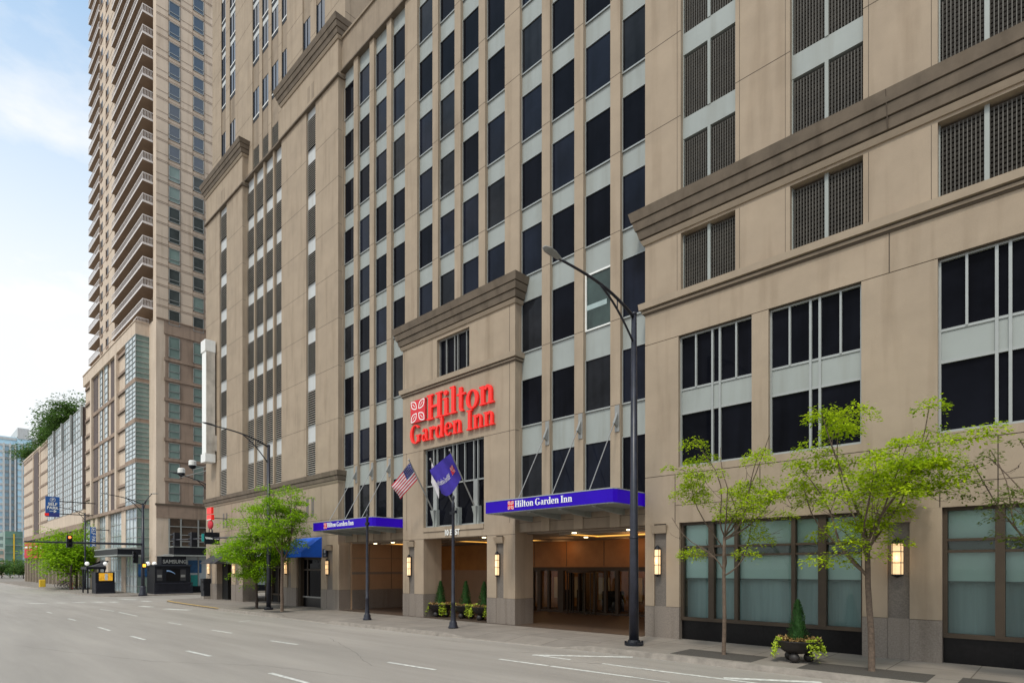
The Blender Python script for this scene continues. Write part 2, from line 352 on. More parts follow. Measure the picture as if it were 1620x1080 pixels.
# sidewalk in front of the hotel: (x, kerb y, drop)
KB = [(-51.5, 24, 0), (-51.3, 16.5, 0), (-50.6, 14.4, 0), (-48.5, 13.45, 0), (-46, 13.15, 0), (-40, 12.8, 0), (-36, 12.65, 0), (-29.5, 12.65, 0), (-28.6, 12.66, 0), (-27.9, 12.66, .115),
      (-23.6, 12.68, .115), (-22.9, 12.68, 0), (-20, 12.75, 0), (-15.6, 12.85, 0), (-14.7, 12.95, .115), (-10.9, 13.22, .115), (-9.9, 13.3, 0), (-9, 13.32, 0), (-6, 13.36, 0), (0, 13.4, 0), (8, 13.4, 0), (60, 13.4, 0)]
w, k, kf = MB(), MB(), MB()
for i in range(1, len(KB) - 1):
    (x0, y0, d0), (x1, y1, d1) = KB[i], KB[i + 1]; g0, g1 = gz(x0), gz(x1)
    k.quad([(x0, y0, g0 - .14), (x1, y1, g1 - .14), (x1, y1 + .02, g1 - d1), (x0, y0 + .02, g0 - d0)])
    k.quad([(x0, y0 + .02, g0 - d0), (x1, y1 + .02, g1 - d1), (x1, y1 + .17, g1 - d1 + .002), (x0, y0 + .17, g0 - d0 + .002)])
    w.quad([(x0, y0 + .17, g0 - d0), (x1, y1 + .17, g1 - d1), (x1, y1 + 1.2, g1), (x0, y0 + 1.2, g0)])
    w.quad([(x0, y0 + 1.2, g0), (x1, y1 + 1.2, g1), (x1, 30, g1), (x0, 30, g0)])
struct('sidewalk', w, 'walk'); struct('kerb', k, 'kerb')
mb = MB(); mb.box(-51.3, -51.15, 16.5, 60, -.5, gz(-51) + .002); struct('kerb', mb, 'kerb')
# sidewalk across the side street
mb = MB(); pts = [(-62.6, 60), (-62.6, 14.2), (-63.2, 12.9), (-64.4, 12.3), (-70, 12.1)]
for (x0, y0), (x1, y1) in zip(pts, pts[1:]): mb.quad([(x0, y0, gz(x0) - .14), (x1, y1, gz(x1) - .14), (x1, y1, gz(x1)), (x0, y0, gz(x0))], 1)
mb.quad([(x_, y_, gz(x_)) for x_, y_ in pts[::-1]] + [(-62.6 - 8, 60, gz(-70))][:0] + [(-62.6, 60, gz(-62.6)), (-70, 60, gz(-70))], 0)
mb.quad([(-600, 12.1, gz(-70)), (-70, 12.1, gz(-70)), (-70, 60, gz(-70)), (-600, 60, gz(-70))], 0)
mb.quad([(-600, 12.1, gz(-70) - .14), (-70, 12.1, gz(-70) - .14), (-70, 12.1, gz(-70)), (-600, 12.1, gz(-70))], 1)
struct('sidewalk', mb, ['walk', 'kerb'])
# painted markings from their photographed end points
mb = MB()
def gl(px, py): x_, y_, z_ = gp(px, py, -.13); return Vector((x_, y_, z_ + .005))
def line(p0, p1, wd=.11, m=0):
    a, b = gl(*p0), gl(*p1); d = (b - a); nn = Vector((-d.y, d.x, 0)).normalized() * wd / 2
    mb.quad([a - nn, b - nn, b + nn, a + nn], m)
for p0, p1 in (((614, 1047), (689, 1059)), ((428, 1013), (471, 1019)), ((335, 996), (367, 1001)), ((266, 984), (287, 987.6)), ((296, 1029), (333, 1037.5)), ((427, 1064), (487, 1080)),
               ((207, 1005.5), (229, 1011.3)), ((156, 991.5), (174, 997)), ((108, 978), (120, 980.8)), ((74, 967.3), (82, 969.4)), ((158, 963), (180, 966.2)), ((188, 967.8), (217, 974))):
    line(p0, p1)
line((790, 1042), (1000, 1070.5)); line((1000, 1070.5), (1060, 1079), .06); line((846, 1035.5), (1210, 1082)); line((842, 1035.5), (1001, 1039), .17)
line((1145, 1072), (1300, 1079), .2)
for p0, p1 in (((45, 953.5), (73, 954.2)), ((88, 953), (105, 953.2)), ((118, 952.2), (134, 952.6)), ((148, 951.6), (164, 952.4)), ((176, 951.4), (184, 952.2)), ((190, 947), (215, 948)), ((224, 950), (238, 951)), ((222, 958), (240, 959.6)), ((262, 962.5), (300, 964.5))):
    line(p0, p1, .42)
line((378, 983), (396, 981), .1)
struct('road_markings', mb, 'line')
mb = MB()
for pts_ in ([(640, 1022), (760, 1030), (868, 1032)], [(20, 1020), (240, 1046), (420, 1052), (600, 1075)], [(340, 973), (480, 990), (610, 1003), (740, 1016)], [(520, 1008), (560, 1030), (590, 1055)], [(900, 1046), (985, 1052), (1060, 1066)]):
    pr = None; rnd_ = random.Random(len(pts_) + pts_[0][0])
    for (ax_, ay_), (bx_, by_) in zip(pts_, pts_[1:]):
        for i in range(12):
            c = gl(ax_ + (bx_ - ax_) * i / 12, ay_ + (by_ - ay_) * i / 12) + Vector((rnd_.uniform(-.05, .05), rnd_.uniform(-.05, .05), -.001))
            if pr is not None and (c - pr).length > .02:
                nn = Vector((-(c - pr).y, (c - pr).x, 0)).normalized() * rnd_.uniform(.003, .008); mb.quad([pr - nn, c - nn, c + nn, pr + nn])
            pr = c
struct('road_crack_seal', mb, mat('crack_seal', (.15, .142, .13), .8))
mb = MB()
for i in range(3, 6):
    (x0, y0, d0), (x1, y1, d1) = KB[i], KB[i + 1]
    mb.quad([(x0, y0 - .04, gz(x0) + .004), (x1, y1 - .04, gz(x1) + .004), (x1, y1 + .15, gz(x1) + .006), (x0, y0 + .15, gz(x0) + .006)])
struct('yellow_kerb_paint', mb, 'yline')
mb = MB()
for px, py, wx in ((1145, 1036, 1.15), (1379, 1062, 1.3), (406, 962, 1.0), (446, 967, 1.0), (1650, 1091, 1.2)):
    x_, y_, z_ = gp(px, py); mb.box(x_ - wx, x_ + wx * .8, y_ - .62, y_ + .5, z_ - .004, z_ + .005)
struct('tree_pit', mb, 'pit')
# ------------------------------------------------------------------ facade pieces
def cornice(mb, x0, x1, zb, bands, le=1, re=1, y=F, yb=None):
    """stepped cornice; bands = (height, proj bottom, proj top, material, gap)"""
    z = zb; yb = yb or y + .45
    for h, p0, p1, m_, gap in bands:
        mb.fr((x0 - p0 * le, x1 + p0 * re, y - p0, yb), (x0 - p1 * le, x1 + p1 * re, y - p1, yb), z, z + h - gap, m_)
        if gap: pp = p0 - .03; mb.box(x0 - pp * le, x1 + pp * re, y - pp, yb, z + h - gap, z + h, 2)
        z += h
    return z
BIG = [(.14, .05, .12, 1, .0), (.05, .04, .04, 2, 0), (.27, .14, .2, 0, .03), (.27, .24, .3, 0, .03), (.28, .33, .4, 0, 0)]
LOW = [(.12, .03, .08, 1, 0), (.03, .03, .03, 2, 0), (.25, .10, .13, 0, .03), (.26, .17, .20, 0, 0)]
BELT = [(.05, .03, .05, 2, 0), (.06, .07, .07, 0, 0), (.05, .05, .05, 2, 0), (.20, .13, .15, 1, 0)]
def hj(mb, x0, x1, z, y, m=2, w=.018): mb.box(x0, x1, y - .003, y + .02, z - w / 2, z + w / 2, m)
def vj(mb, x, z0, z1, y, m=2, w=.02): mb.box(x - w / 2, x + w / 2, y - .003, y + .02, z0, z1, m)
def window(parent, x0, x1, z0, z1, y, glass='glass_dark', frame='alu', fw=.035, name='window', sill=.05, deep=.04):
    mb = MB(); mb.quad([(x0, y, z0), (x1, y, z0), (x1, y, z1), (x0, y, z1)], 0)
    mb.box(x0, x1, y - deep, y - .002, z0, z0 + sill, 1); mb.box(x0, x1, y - deep, y - .002, z1 - fw, z1, 1)
    mb.box(x0, x0 + fw, y - deep, y - .002, z0 + sill, z1 - fw, 1); mb.box(x1 - fw, x1, y - deep, y - .002, z0 + sill, z1 - fw, 1)
    return mb.build(name, [glass, frame], parent)
def louvre(parent, x0, x1, z0, z1, y, n=15):
    mb = MB(); mb.quad([(x0, y + .05, z0), (x1, y + .05, z0), (x1, y + .05, z1), (x0, y + .05, z1)], 1)
    h = (z1 - z0) / n
    for i in range(n):
        z = z0 + i * h; mb.quad([(x0, y - .05, z + h * .05), (x1, y - .05, z + h * .05), (x1, y + .02, z + h * .62), (x0, y + .02, z + h * .62)], 0)
        mb.quad([(x0, y - .05, z + h * .05), (x1, y - .05, z + h * .05), (x1, y - .05, z + h * .2), (x0, y - .05, z + h * .2)], 0)
    return mb.build('louvre', ['louvre', 'void'], parent)
# ------------------------------------------------------------------ the hotel
hotel = thing('hotel_building', 'beige stone hotel with rows of dark windows between slim piers, above the two purple canopies', 'building', (-30, 17, 0))
BOT = [.100, .227, .3457, .4677, .5771, .6864, .7957, .9043, 1.013]
TOP = [.182, .3035, .4286, .5443, .6534, .7614, .870, .979, 1.087]
ZB = [q(v, GL) for v in BOT]; ZT = [q(v, GL) for v in TOP]; ZL = q(1.121, GL)
XL, XR = -29.28, -9.98
cols = [x0 + 1.562 * i for x0 in (-29.25, -22.43, -15.76) for i in range(4)]
WN = 1.16
Zpar = q(1.205, MF)
# mullions and piers
mb = MB(); edges = [XL] + [v for c in cols for v in (c, c + WN)] + [XR]
for i in range(0, len(edges), 2):
    a, b = edges[i], edges[i + 1]
    if b - a < .02: continue
    mb.box(a, b, MF, 17.3, 4.35, ZL, 0)
    for z in ZB: hj(mb, a, b, z, MF)
    if b - a > 1.0: vj(mb, (a + b) / 2, 4.4, ZL, MF)
mb.build('pier', ['stone', 'stone', 'joint'], hotel)
for c in cols:
    mb = MB(); mb.box(c, c + WN, GL + .012, GL + .1, 4.3, ZL)
    mb.build('spandrel', 'spandrel', hotel)
rw = random.Random(4)
for ci, c in enumerate(cols):
    for r in range(9):
        if 4 <= ci <= 7 and r < 3: continue
        odd = ci == 10 and r == 2
        o = window(hotel, c, c + WN, ZB[r], ZT[r], GL, 'glass_open' if odd else rw.choice(['glass_dark', 'glass_dark', 'glass_dark_b', 'glass_dark_c']), 'white_metal' if odd else 'alu', .06 if odd else .03)
        if odd:
            o['label'] = 'window with white frame and pale reflections'
            b2 = MB(); b2.box(c + .06, c + .92, GL - .012, GL - .006, ZB[r] + .75, ZB[r] + .93); b2.build('reflection_strip', 'blind_low', o)  # pale strip laid over the glass as a painted reflection
# parapet and lintel of the curtain wall
mb = MB(); mb.box(XL, XR, MF - .02, 17.5, ZL + .15, Zpar, 0); mb.box(XL, XR, MF - .12, 17.4, ZL, ZL + .07, 1); mb.box(XL, XR, MF - .05, 17.4, ZL + .07, ZL + .15, 1)
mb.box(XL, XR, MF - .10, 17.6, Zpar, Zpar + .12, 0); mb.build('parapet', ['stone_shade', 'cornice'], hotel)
# core behind everything
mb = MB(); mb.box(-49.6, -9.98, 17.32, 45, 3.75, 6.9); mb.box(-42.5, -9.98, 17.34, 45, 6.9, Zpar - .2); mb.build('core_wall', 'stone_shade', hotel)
# lintel beams above the two driveways
mb = MB()
for a, b in ((-28.95, -23.22), (-15.77, -9.98)):
    mb.box(a, b, MF, 17.3, q(.058, MF), 4.28, 0); hj(mb, a, b, 3.98, MF, 2, .02)
    for c in cols:
        if a - .5 < c < b: mb.box(c + WN, min(c + 1.562, b), MF - .035, MF, 3.6, 4.34, 1)
mb.build('lintel', ['stone_shade', 'stone', 'joint'], hotel)
# --- stair towers T1 and T2 with the louvred bay
T1 = (-36.3, XL); T2 = (-49.73, -42.51); ZLOW = q(.198); ZUP = q(1.2216); ZM = q(1.134)
for (a, b), (s0, s1) in ((T1, (-32.99, -31.86)), (T2, (-46.85, -45.45))):
    mb = MB()
    for u, v in ((a, s0), (s1, b)):
        mb.box(u, v, F, 17.6, ZLOW + .5, ZM, 0)
        for z in ZB[2:]: hj(mb, u, v, z * F / GL + .07, F)
    for z in ZB[2:]: mb.box(b - .001, b + .003, F, 16.98, z * F / GL + .06, z * F / GL + .078, 2)
    mb.box(a, b, F, 17.6, ZM, ZUP, 0); mb.box(s0, s1, 16.9, 17.6, ZLOW + .5, ZM, 0)
    for e in (.13,):
        mb.box(a - e, b + e, F - e, 17.2, ZM - .02, ZM + .05, 1); mb.box(a - .07, b + .07, F - .07, 17.2, ZM + .05, ZM + .17, 1)
    for dx in (-.42, .08): mb.box((s0 + s1) / 2 + dx, (s0 + s1) / 2 + dx + .3, F - .004, F, ZM + .45, ZM + 1.35, 3)
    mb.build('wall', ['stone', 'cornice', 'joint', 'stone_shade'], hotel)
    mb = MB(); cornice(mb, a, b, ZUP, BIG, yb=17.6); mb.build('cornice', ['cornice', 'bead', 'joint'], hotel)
    sp_ = MB()
    for r in range(1, 9):
        louvre(hotel, s0 + .03, s1 - .03, ZB[r], ZT[r], F + .07)
    sp_.box(s0, s1, F + .125, 16.89, ZLOW + .5, ZM)
    sp_.build('spandrel', 'spandrel_white', hotel)
# louvred bay
LC = [(-42.48, -41.14), (-41.0, -39.6), (-39.43, -38.12), (-37.92, -36.8)]
mb = MB(); e = [T2[1]] + [v for c in LC for v in c] + [T1[0]]
for i in range(0, 10, 2):
    mb.box(e[i], e[i + 1], MF, 17.35, ZLOW + .3, ZL, 0)
    for z in ZB[2:]: hj(mb, e[i], e[i + 1], z, MF)
mb.box(T2[1], T1[0], MF - .12, 17.3, ZL, ZL + .10, 1); mb.box(T2[1], T1[0], MF - .05, 17.3, ZL + .1, ZL + .25, 1)
mb.build('pier', ['stone', 'cornice', 'joint'], hotel)
for c in LC:
    sp_ = MB()
    for r in range(1, 9):
        louvre(hotel, c[0], c[1], ZB[r], ZT[r], GL - .03)
    sp_.box(c[0], c[1], GL + .025, GL + .15, ZLOW + .4, ZL)
    sp_.build('spandrel', 'spandrel_white', hotel)
# lower belt and ground storey of the left part
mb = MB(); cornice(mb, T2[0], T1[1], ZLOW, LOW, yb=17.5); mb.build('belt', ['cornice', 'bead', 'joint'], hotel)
ZO = 3.5
mb = MB()
def pier(mb, a, b, y0=F, y1=17.66, niche=None, zt=ZO, base=.99):
    """pier with granite base and darker granite niche strip"""
    zb = -.6; zt2 = zt; gzp = gz((a + b) / 2)
    n0, n1 = niche if niche else (None, None)
    segs = [(a, b)] if not niche else [(a, n0), (n1, b)]
    for u, v in segs:
        mb.box(u, v, y0, y1, base, zt2, 0); mb.box(u, v, y0 - .012, y1 + .01, zb, base - .012, 1); mb.box(u + .01, v - .01, y0 + .02, y1, base - .012, base, 2)
    if niche:
        mb.box(n0, n1, y0 + .055, y1, base + .0, zt2, 3); mb.box(n0 + .004, n1 - .004, y0 + .0, y1, zb, base, 1)
        hd = .30; mb.fr((n0 - .02, n1 + .02, y0 - .07, y0 + .05), (n0 - .05, n1 + .05, y0 - .14, y0 + .05), zt2 - hd, zt2 - .05, 0)
ZJ = 5.15
mb.box(T2[0], -36.3, F, 17.32, ZO, ZLOW, 0); mb.box(-36.3, T1[1], F, 17.32, ZO, ZLOW, 0)
hj(mb, T2[0], T1[1], q(.1145), F); hj(mb, -47.4, T1[1], ZO + .55, F)
for x_ in (-47.35, -44.5, -42.45, -36.1, -34.2, -31.2): vj(mb, x_, ZO, ZLOW, F)
for x_ in (-46.2, -45.6, -33.0, -32.35): mb.box(x_, x_ + .32, F - .004, F, 5.2, 6.3, 3)
pier(mb, T2[0], -47.42, niche=(-48.9, -48.4)); pier(mb, -44.54, -42.45, niche=(-43.75, -43.2)); pier(mb, -36.08, -34.25, niche=(-35.5, -35.0)); pier(mb, -31.21, -29.17, niche=(-30.55, -29.9))
mb.box(-34.25, -31.21, F, 17.3, 2.87, ZO, 0)
mb.build('base_wall', ['stone', 'granite', 'joint', 'granite_dark'], hotel)
# restaurant openings and side door, all set back
mb = MB(); mb.box(-47.42, -44.54, 17.6, 17.7, -.6, ZO, 0); mb.box(-47.42, -46.3, 17.0, 17.2, -.6, 2.6, 0)
mb.build('shop_recess', 'void', hotel)
mb = MB(); mb.box(-46.1, -45.9, 17.45, 17.58, -.3, 2.4, 0); mb.box(-45.0, -44.8, 17.45, 17.58, -.3, 2.4, 0); mb.box(-46.1, -44.8, 17.45, 17.58, 2.3, 2.45, 0); mb.quad([(-45.9, 17.52, -.3), (-45., 17.52, -.3), (-45., 17.52, 2.3), (-45.9, 17.52, 2.3)], 1)
mb.box(-45.9, -45.0, 17.5, 17.56, 2.46, 2.9, 2); mb.build('door', ['alu_dark', 'wood', 'glow'], hotel)
mb = MB(); mb.box(-42.45, -36.08, 18.2, 18.3, -.6, ZO, 0); mb.build('shop_recess', 'void', hotel)
mb = MB()
for i in range(6): mb.box(-42.0 + i * 1.05, -41.9 + i * 1.05, 18.0, 18.15, -.3, 3.0, 0)
mb.box(-42, -36.2, 18.02, 18.14, 2.2, 2.3, 0); mb.box(-42, -36.2, 18.02, 18.14, .3, .42, 0); mb.box(-42, -36.2, 18.05, 18.12, -.3, .3, 1); mb.build('shopfront', ['alu_dark', 'void'], hotel)
dr = MB(); x0, x1 = -34.0, -31.4; yy = 16.98
dr.box(-34.25, -31.21, yy + .05, 17.3, -.6, 2.87, 1)
dr.box(-34.25, x0, yy - .25, yy + .05, -.3, 2.87, 0); dr.box(x1, -31.21, yy - .25, yy + .05, -.3, 2.87, 0)
dr.box(x0, x1, yy - .06, yy + .04, 2.05, 2.15, 0); dr.box(x0, x1, yy - .06, yy + .04, 2.7, 2.87, 0)
dr.box(x0, x1, yy - .1, yy + .04, .42, .50, 2)
for xx in (x0 + .55, x1 - .35): dr.box(xx - .06, xx + .06, yy - .07, yy + .04, .5, 2.7, 0)
dr.quad([(x0, yy, .5), (x1, yy, .5), (x1, yy, 2.7), (x0, yy, 2.7)], 3); dr.box(x0, x1, yy - .04, yy + .04, -.3, .42, 1)
dr.build('side_door', ['alu_dark', 'black_stone', 'alu_mid', 'glass_dark'], hotel)
# --- sign pavilion
PX0, PX1 = -23.22, -15.77; ZP0, ZP1 = 4.05, 7.66; PW = (-21.62, -17.55); UW = (-20.63, -18.45)
ZMOL = q(.3437) - .10; ZC = q(.4345)
mb = MB()
pier(mb, PX0, -21.61, niche=(X(648, F) - .05, X(655.5, F))); pier(mb, -17.37, PX1, niche=(X(785, F), X(796.5, F)))
mb.box(PX0, PW[0], F, 17.3, ZO + .05, ZP1, 0); mb.box(PW[1], PX1, F, 17.3, ZO + .05, ZP1, 0); mb.box(PX0, -21.61, F, 17.66, ZO, ZO + .05, 0); mb.box(-17.37, PX1, F, 17.66, ZO, ZO + .05, 0)
mb.box(PW[0], PW[1], F, 17.3, ZO + .05, ZP0 - .22, 0); mb.box(PW[0], PW[1], F - .04, 17.3, ZP0 - .2, ZP0, 0)
mb.box(PW[0], PW[1], F + .01, 17.3, ZP0 - .22, ZP0 - .2, 2)
mb.box(PX0, PX1, F, 17.3, ZP1, ZMOL, 0)
mb.box(PX0, UW[0], F, 17.3, ZMOL, ZC, 0); mb.box(UW[1], PX1, F, 17.3, ZMOL, ZC, 0); mb.box(UW[0], UW[1], F, 17.3, 12.45, ZC, 0)
vj(mb, UW[0] - .35, ZMOL + .3, ZC, F); vj(mb, PX0 + .1, ZMOL + .3, ZC, F); vj(mb, PX1 - .3, 4.0, ZC, F); vj(mb, PX0 + .28, 4.0, ZP1, F)
hj(mb, PX0, PW[0], ZP1 - .02, F); hj(mb, PW[1], PX1, ZP1 - .02, F); hj(mb, PX0, PX1, ZO + .03, F)
mb.box(PX1 - .001, PX1 + .003, F, 16.98, ZP1 - .03, ZP1 - .01, 2)
mb.build('entrance_wall', ['stone', 'granite', 'joint', 'granite_dark'], hotel)
mb = MB(); cornice(mb, PX0, PX1, ZMOL, BELT, yb=17.2); mb.build('belt', ['stone_shade', 'bead', 'joint'], hotel)
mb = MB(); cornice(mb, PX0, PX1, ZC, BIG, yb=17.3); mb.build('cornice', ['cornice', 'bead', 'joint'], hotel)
def big_window(parent, x0, x1, z0, z1, y, mull, hbars=(), glass='glass_dark', frame='alu', name='window', mw=.07, panels=()):
    o = MB(); o.box(x0, x0 + .05, y - .08, y, z0, z1); o.box(x1 - .05, x1, y - .08, y, z0, z1); o.box(x0, x1, y - .085, y, z0, z0 + .07); o.box(x0, x1, y - .085, y, z1 - .05, z1)
    for mu in mull:
        xm, wd, a, b = mu if len(mu) == 4 else (*mu, z0, z1); o.box(xm - wd / 2, xm + wd / 2, y - .09 - wd * .05, y, a, b)
    for z in hbars: o.box(x0, x1, y - .075, y, z - .03, z + .03)
    r = o.build(name, frame, parent); g = MB()
    g.quad([(x0, y - .01, z0), (x1, y - .01, z0), (x1, y - .01, z1), (x0, y - .01, z1)]); g.build('pane', glass, r)
    if panels:
        g = MB()
        for a, b, c_, d_ in panels: g.box(a, b, y - .05, y - .012, c_, d_)
        g.build('panel', 'spandrel', r)
    return r
zm = 5.95
mu = []
for px in (690.5, 721.5, 754.5):
    xm = X(px, 16.8); mu += [(xm, .26, ZP0, zm), (xm - .13, .045, zm, ZP1), (xm + .13, .045, zm, ZP1)]
xm = X(737, 16.8); mu += [(xm, .04, zm, ZP1), (X(705, 16.8), .04, zm, ZP1)]
big_window(hotel, PW[0], PW[1], ZP0, ZP1, 16.82, mu, (zm,), name='window', frame='alu')
xs = [X(v, 16.8) for v in (708, 721, 726, 740)]
big_window(hotel, UW[0], UW[1], ZMOL + .36, 12.45, 16.82, [(v, .04) for v in xs], (), name='window', frame='alu_mid')
# --- driveway hall behind the openings
hall = MB()
hall.box(-29.17, -29.0, 17.3, 23.5, -.6, 3.7, 0)
for z0, z1 in ((-.6, .98), (1.85, 1.98), (2.75, 2.78)): hall.box(-29.0, -28.985, 17.3, 23.4, z0, z1, 1)
for y_ in (18.4, 19.9, 21.4): hall.box(-29.0, -28.98, y_ - .012, y_ + .012, .98, 3.6, 2)
hall.box(-29.0, -9.98, 23.4, 23.6, 2.08, 3.7, 3); hall.box(-29.0, -24.2, 23.4, 23.6, -.6, 2.08, 0)
for x_ in (-22.9, -20.8, -18.6, -16.3, -14.0, -11.9): hall.box(x_ - .012, x_ + .012, 23.385, 23.4, 2.3, 3.6, 2)
hall.box(-24.2, -9.98, 23.36, 23.4, 2.05, 2.25, 4); hall.box(-9.98, -9.8, 17.0, 23.5, -.6, 3.7, 0)
hall.build('driveway_hall', ['room_stone', 'granite_dark', 'joint', 'wood', 'alu_dark'], hotel)
mb = MB(); mb.box(-29, -9.98, 17.3, 23.5, 3.56, 3.7, 0)
mb.build('ceiling', 'ceiling', hotel)
mb = MB()
for x0_, x1_, y0_, y1_ in ((-14.6, -10.4, 17.9, 20.6), (-22.2, -17.9, 18.6, 21.4), (-27.5, -24.5, 18.2, 20.4)):
    for a in ((x0_, x1_, y0_, y0_ + .12), (x0_, x1_, y1_ - .12, y1_), (x0_, x0_ + .12, y0_ + .12, y1_ - .12), (x1_ - .12, x1_, y0_ + .12, y1_ - .12)): mb.box(*a, 3.50, 3.56, 0)
    mb.box(x0_ + .12, x1_ - .12, y1_ - .45, y1_ - .12, 3.53, 3.555, 1); mb.box(x0_ + .12, x0_ + .24, y0_ + .2, y1_ - .25, 3.53, 3.555, 1)
mb.build('cove_light', ['ceiling', 'glow'], hotel)
mb = MB()
for x_, y_ in ((-11.2, 17.6), (-13.7, 17.7), (-15.3, 20.6), (-18.6, 17.6), (-20.6, 20.2), (-25.8, 17.8), (-27.6, 17.9), (-19.3, 21.5)): mb.lathe((x_, y_, 3.52), [(.09, 0), (.09, .035)], 12)
mb.build('downlight', 'downlight', hotel)
def pt(x_, y_, z_, e_, col=(1, .52, .2), r=.25):
    l_ = bpy.data.lights.new('hall_lamp', 'POINT'); l_.energy = e_; l_.color = col; l_.shadow_soft_size = r; o = bpy.data.objects.new('hall_lamp', l_); COL.objects.link(o); o.location = (x_, y_, z_)
for a in ((-12.2, 19.4, 3.2, 42), (-14.6, 22.7, 3.25, 16), (-18.4, 22.7, 3.25, 16), (-20, 19.6, 3.2, 30), (-26.5, 19.5, 3.2, 34), (-16.5, 20.5, 3.2, 16)): pt(a[0], a[1], a[2], a[3] * .6)
# lobby doors and the glazing beside them
xd = lambda px: X(px, 23.3)
mb = MB()
for a, b in ((852, 857), (884, 893), (920, 926), (940.5, 944), (957, 961), (975, 980), (996, 1004)): mb.box(xd(a), xd(b), 23.2, 23.36, -.2, 2.08)
mb.box(xd(852), -9.98, 23.22, 23.36, -.2, .06); mb.box(-24.2, xd(852), 23.3, 23.4, 2.0, 2.08)
for x_ in (-24.1, -23.0, -21.9, -20.8, -19.7): mb.box(x_ - .07, x_ + .07, 23.25, 23.4, -.2, 2.08)
df = mb.build('lobby_doors', 'alu_dark', hotel)
mb = MB(); mb.quad([(-24.2, 23.34, -.2), (-9.98, 23.34, -.2), (-9.98, 23.34, 2.08), (-24.2, 23.34, 2.08)]); mb.build('pane', 'pane_clear', df)
mb = MB(); mb.box(-24.2, -9.98, 26.0, 26.2, -.6, 3, 0); mb.box(-24.4, -24.2, 23.6, 26, -.6, 3, 0); mb.box(-9.98, -9.8, 23.6, 26, -.6, 3, 0); mb.box(-24.2, -9.98, 23.6, 26, 2.4, 2.5, 0)
for x_ in (-20.5, -17.6, -14.9, -12.4): mb.box(x_, x_ + .8, 25.1, 25.9, -.2, 1.0, 1); mb.box(x_ + 1.1, x_ + 1.25, 24.6, 24.75, -.2, 2.4, 1)
for x_ in (-21.5, -18.4, -16.4, -13.5): mb.box(x_, x_ + .7, 25.9, 25.97, .5, 1.7, 2)  # pale panels: the glow behind the doors put into their colour
mb.build('lobby_room', ['wood', 'void', 'room_pale'], hotel); pt(-16, 24.6, 2.2, 16); pt(-21, 24.6, 2.2, 16); pt(-12, 24.6, 2.2, 10)
# revolving door drum
mb = MB(); cx, cy = -17.3, 23.0
for i in range(9):
    w_ = math.pi + math.pi * i / 8
    if i in (3, 4, 5): continue
    mb.tube([(cx + .75 * math.cos(w_), cy + .75 * math.sin(w_), -.1), (cx + .75 * math.cos(w_), cy + .75 * math.sin(w_), 2.0)], .03, 6)
mb.lathe((cx, cy, 1.98), [(.8, 0), (.8, .1)], 20)
for i in range(3):
    w_ = i * 2.09 + .4; mb.quad([(cx, cy, 0), (cx + .7 * math.cos(w_), cy + .7 * math.sin(w_), 0), (cx + .7 * math.cos(w_), cy + .7 * math.sin(w_), 1.95), (cx, cy, 1.95)], 1)
mb.build('revolving_door', ['alu_dark', 'pane_clear'], hotel)
mb = MB(); mb.quad([(-29, 16.4, gz(-29) + .004), (-9.98, 16.4, .004 + gz(-9.98)), (-9.98, 26, .004 + gz(-9.98)), (-29, 26, gz(-29) + .004)]); struct('driveway_floor', mb, 'floor_in')
# street number
t_ = thing('street_number', 'white street number 10 EAST on the stone beam over the middle entrance', 'sign', (X(715, F), F, 3.85))
font('lettering', '10 EAST', .36, 'white', t_, (X(716, F), F - .03, q(.0648)), ROT_FRONT, .02, .82, .004)
# ------------------------------------------------------------------ setback hotel tower above
tw = thing('hotel_tower', 'tan hotel tower with narrow silver windows rising behind the stepped stone cornices', 'building', (-40, 20, 21))
TY = 17.0; tx0, tx1 = -49.45, -29.2; ztop = 48
tc_ = [(-47.6, -46.73), (-45.94, -44.79), (-41.73, -40.63), (-40.17, -39.15), (-38.7, -37.63), (-37.16, -36.38), (-34.23, -33.26), (-32.55, -31.47)]
mb = MB(); e = [tx0] + [v for c in tc_ for v in c] + [tx1]; zb_ = 21.0
for i in range(0, len(e), 2):
    a, b = e[i], e[i + 1]; yy = TY if (b - a) < 1.1 else TY - .02
    if a < -42.5 < b: mb.box(a, -42.5, yy, 17.32, zb_, ztop, 0); mb.box(-42.5, b, yy, 17.32, ZL + .26, ztop, 0)
    else: mb.box(a, b, yy, 17.32, ZL + .26 if -42.45 < a < -36.4 else zb_, ztop, 0)
    for k_ in range(22):
        z = q(1.2018, GL) + .35 + k_ * 2.2; hj(mb, a, b, z, yy)
mb.box(tx0, tx1, 17.31, 34, Zpar - .1, ztop, 0)
for k_ in range(12): mb.box(tx1 - .001, tx1 + .004, 17.0, 34, 33.2 + k_ * 2.2, 33.22 + k_ * 2.2, 2)
for y_ in (18.6, 21.5, 24.5): mb.box(tx1 - .001, tx1 + .004, y_, y_ + .02, 30, ztop, 2)
mb.build('wall', ['stone', 'stone', 'joint'], tw)
rows = [(1.290, 1.368)] + [(1.452 + .0893 * i, 1.516 + .0893 * i) for i in range(5)]
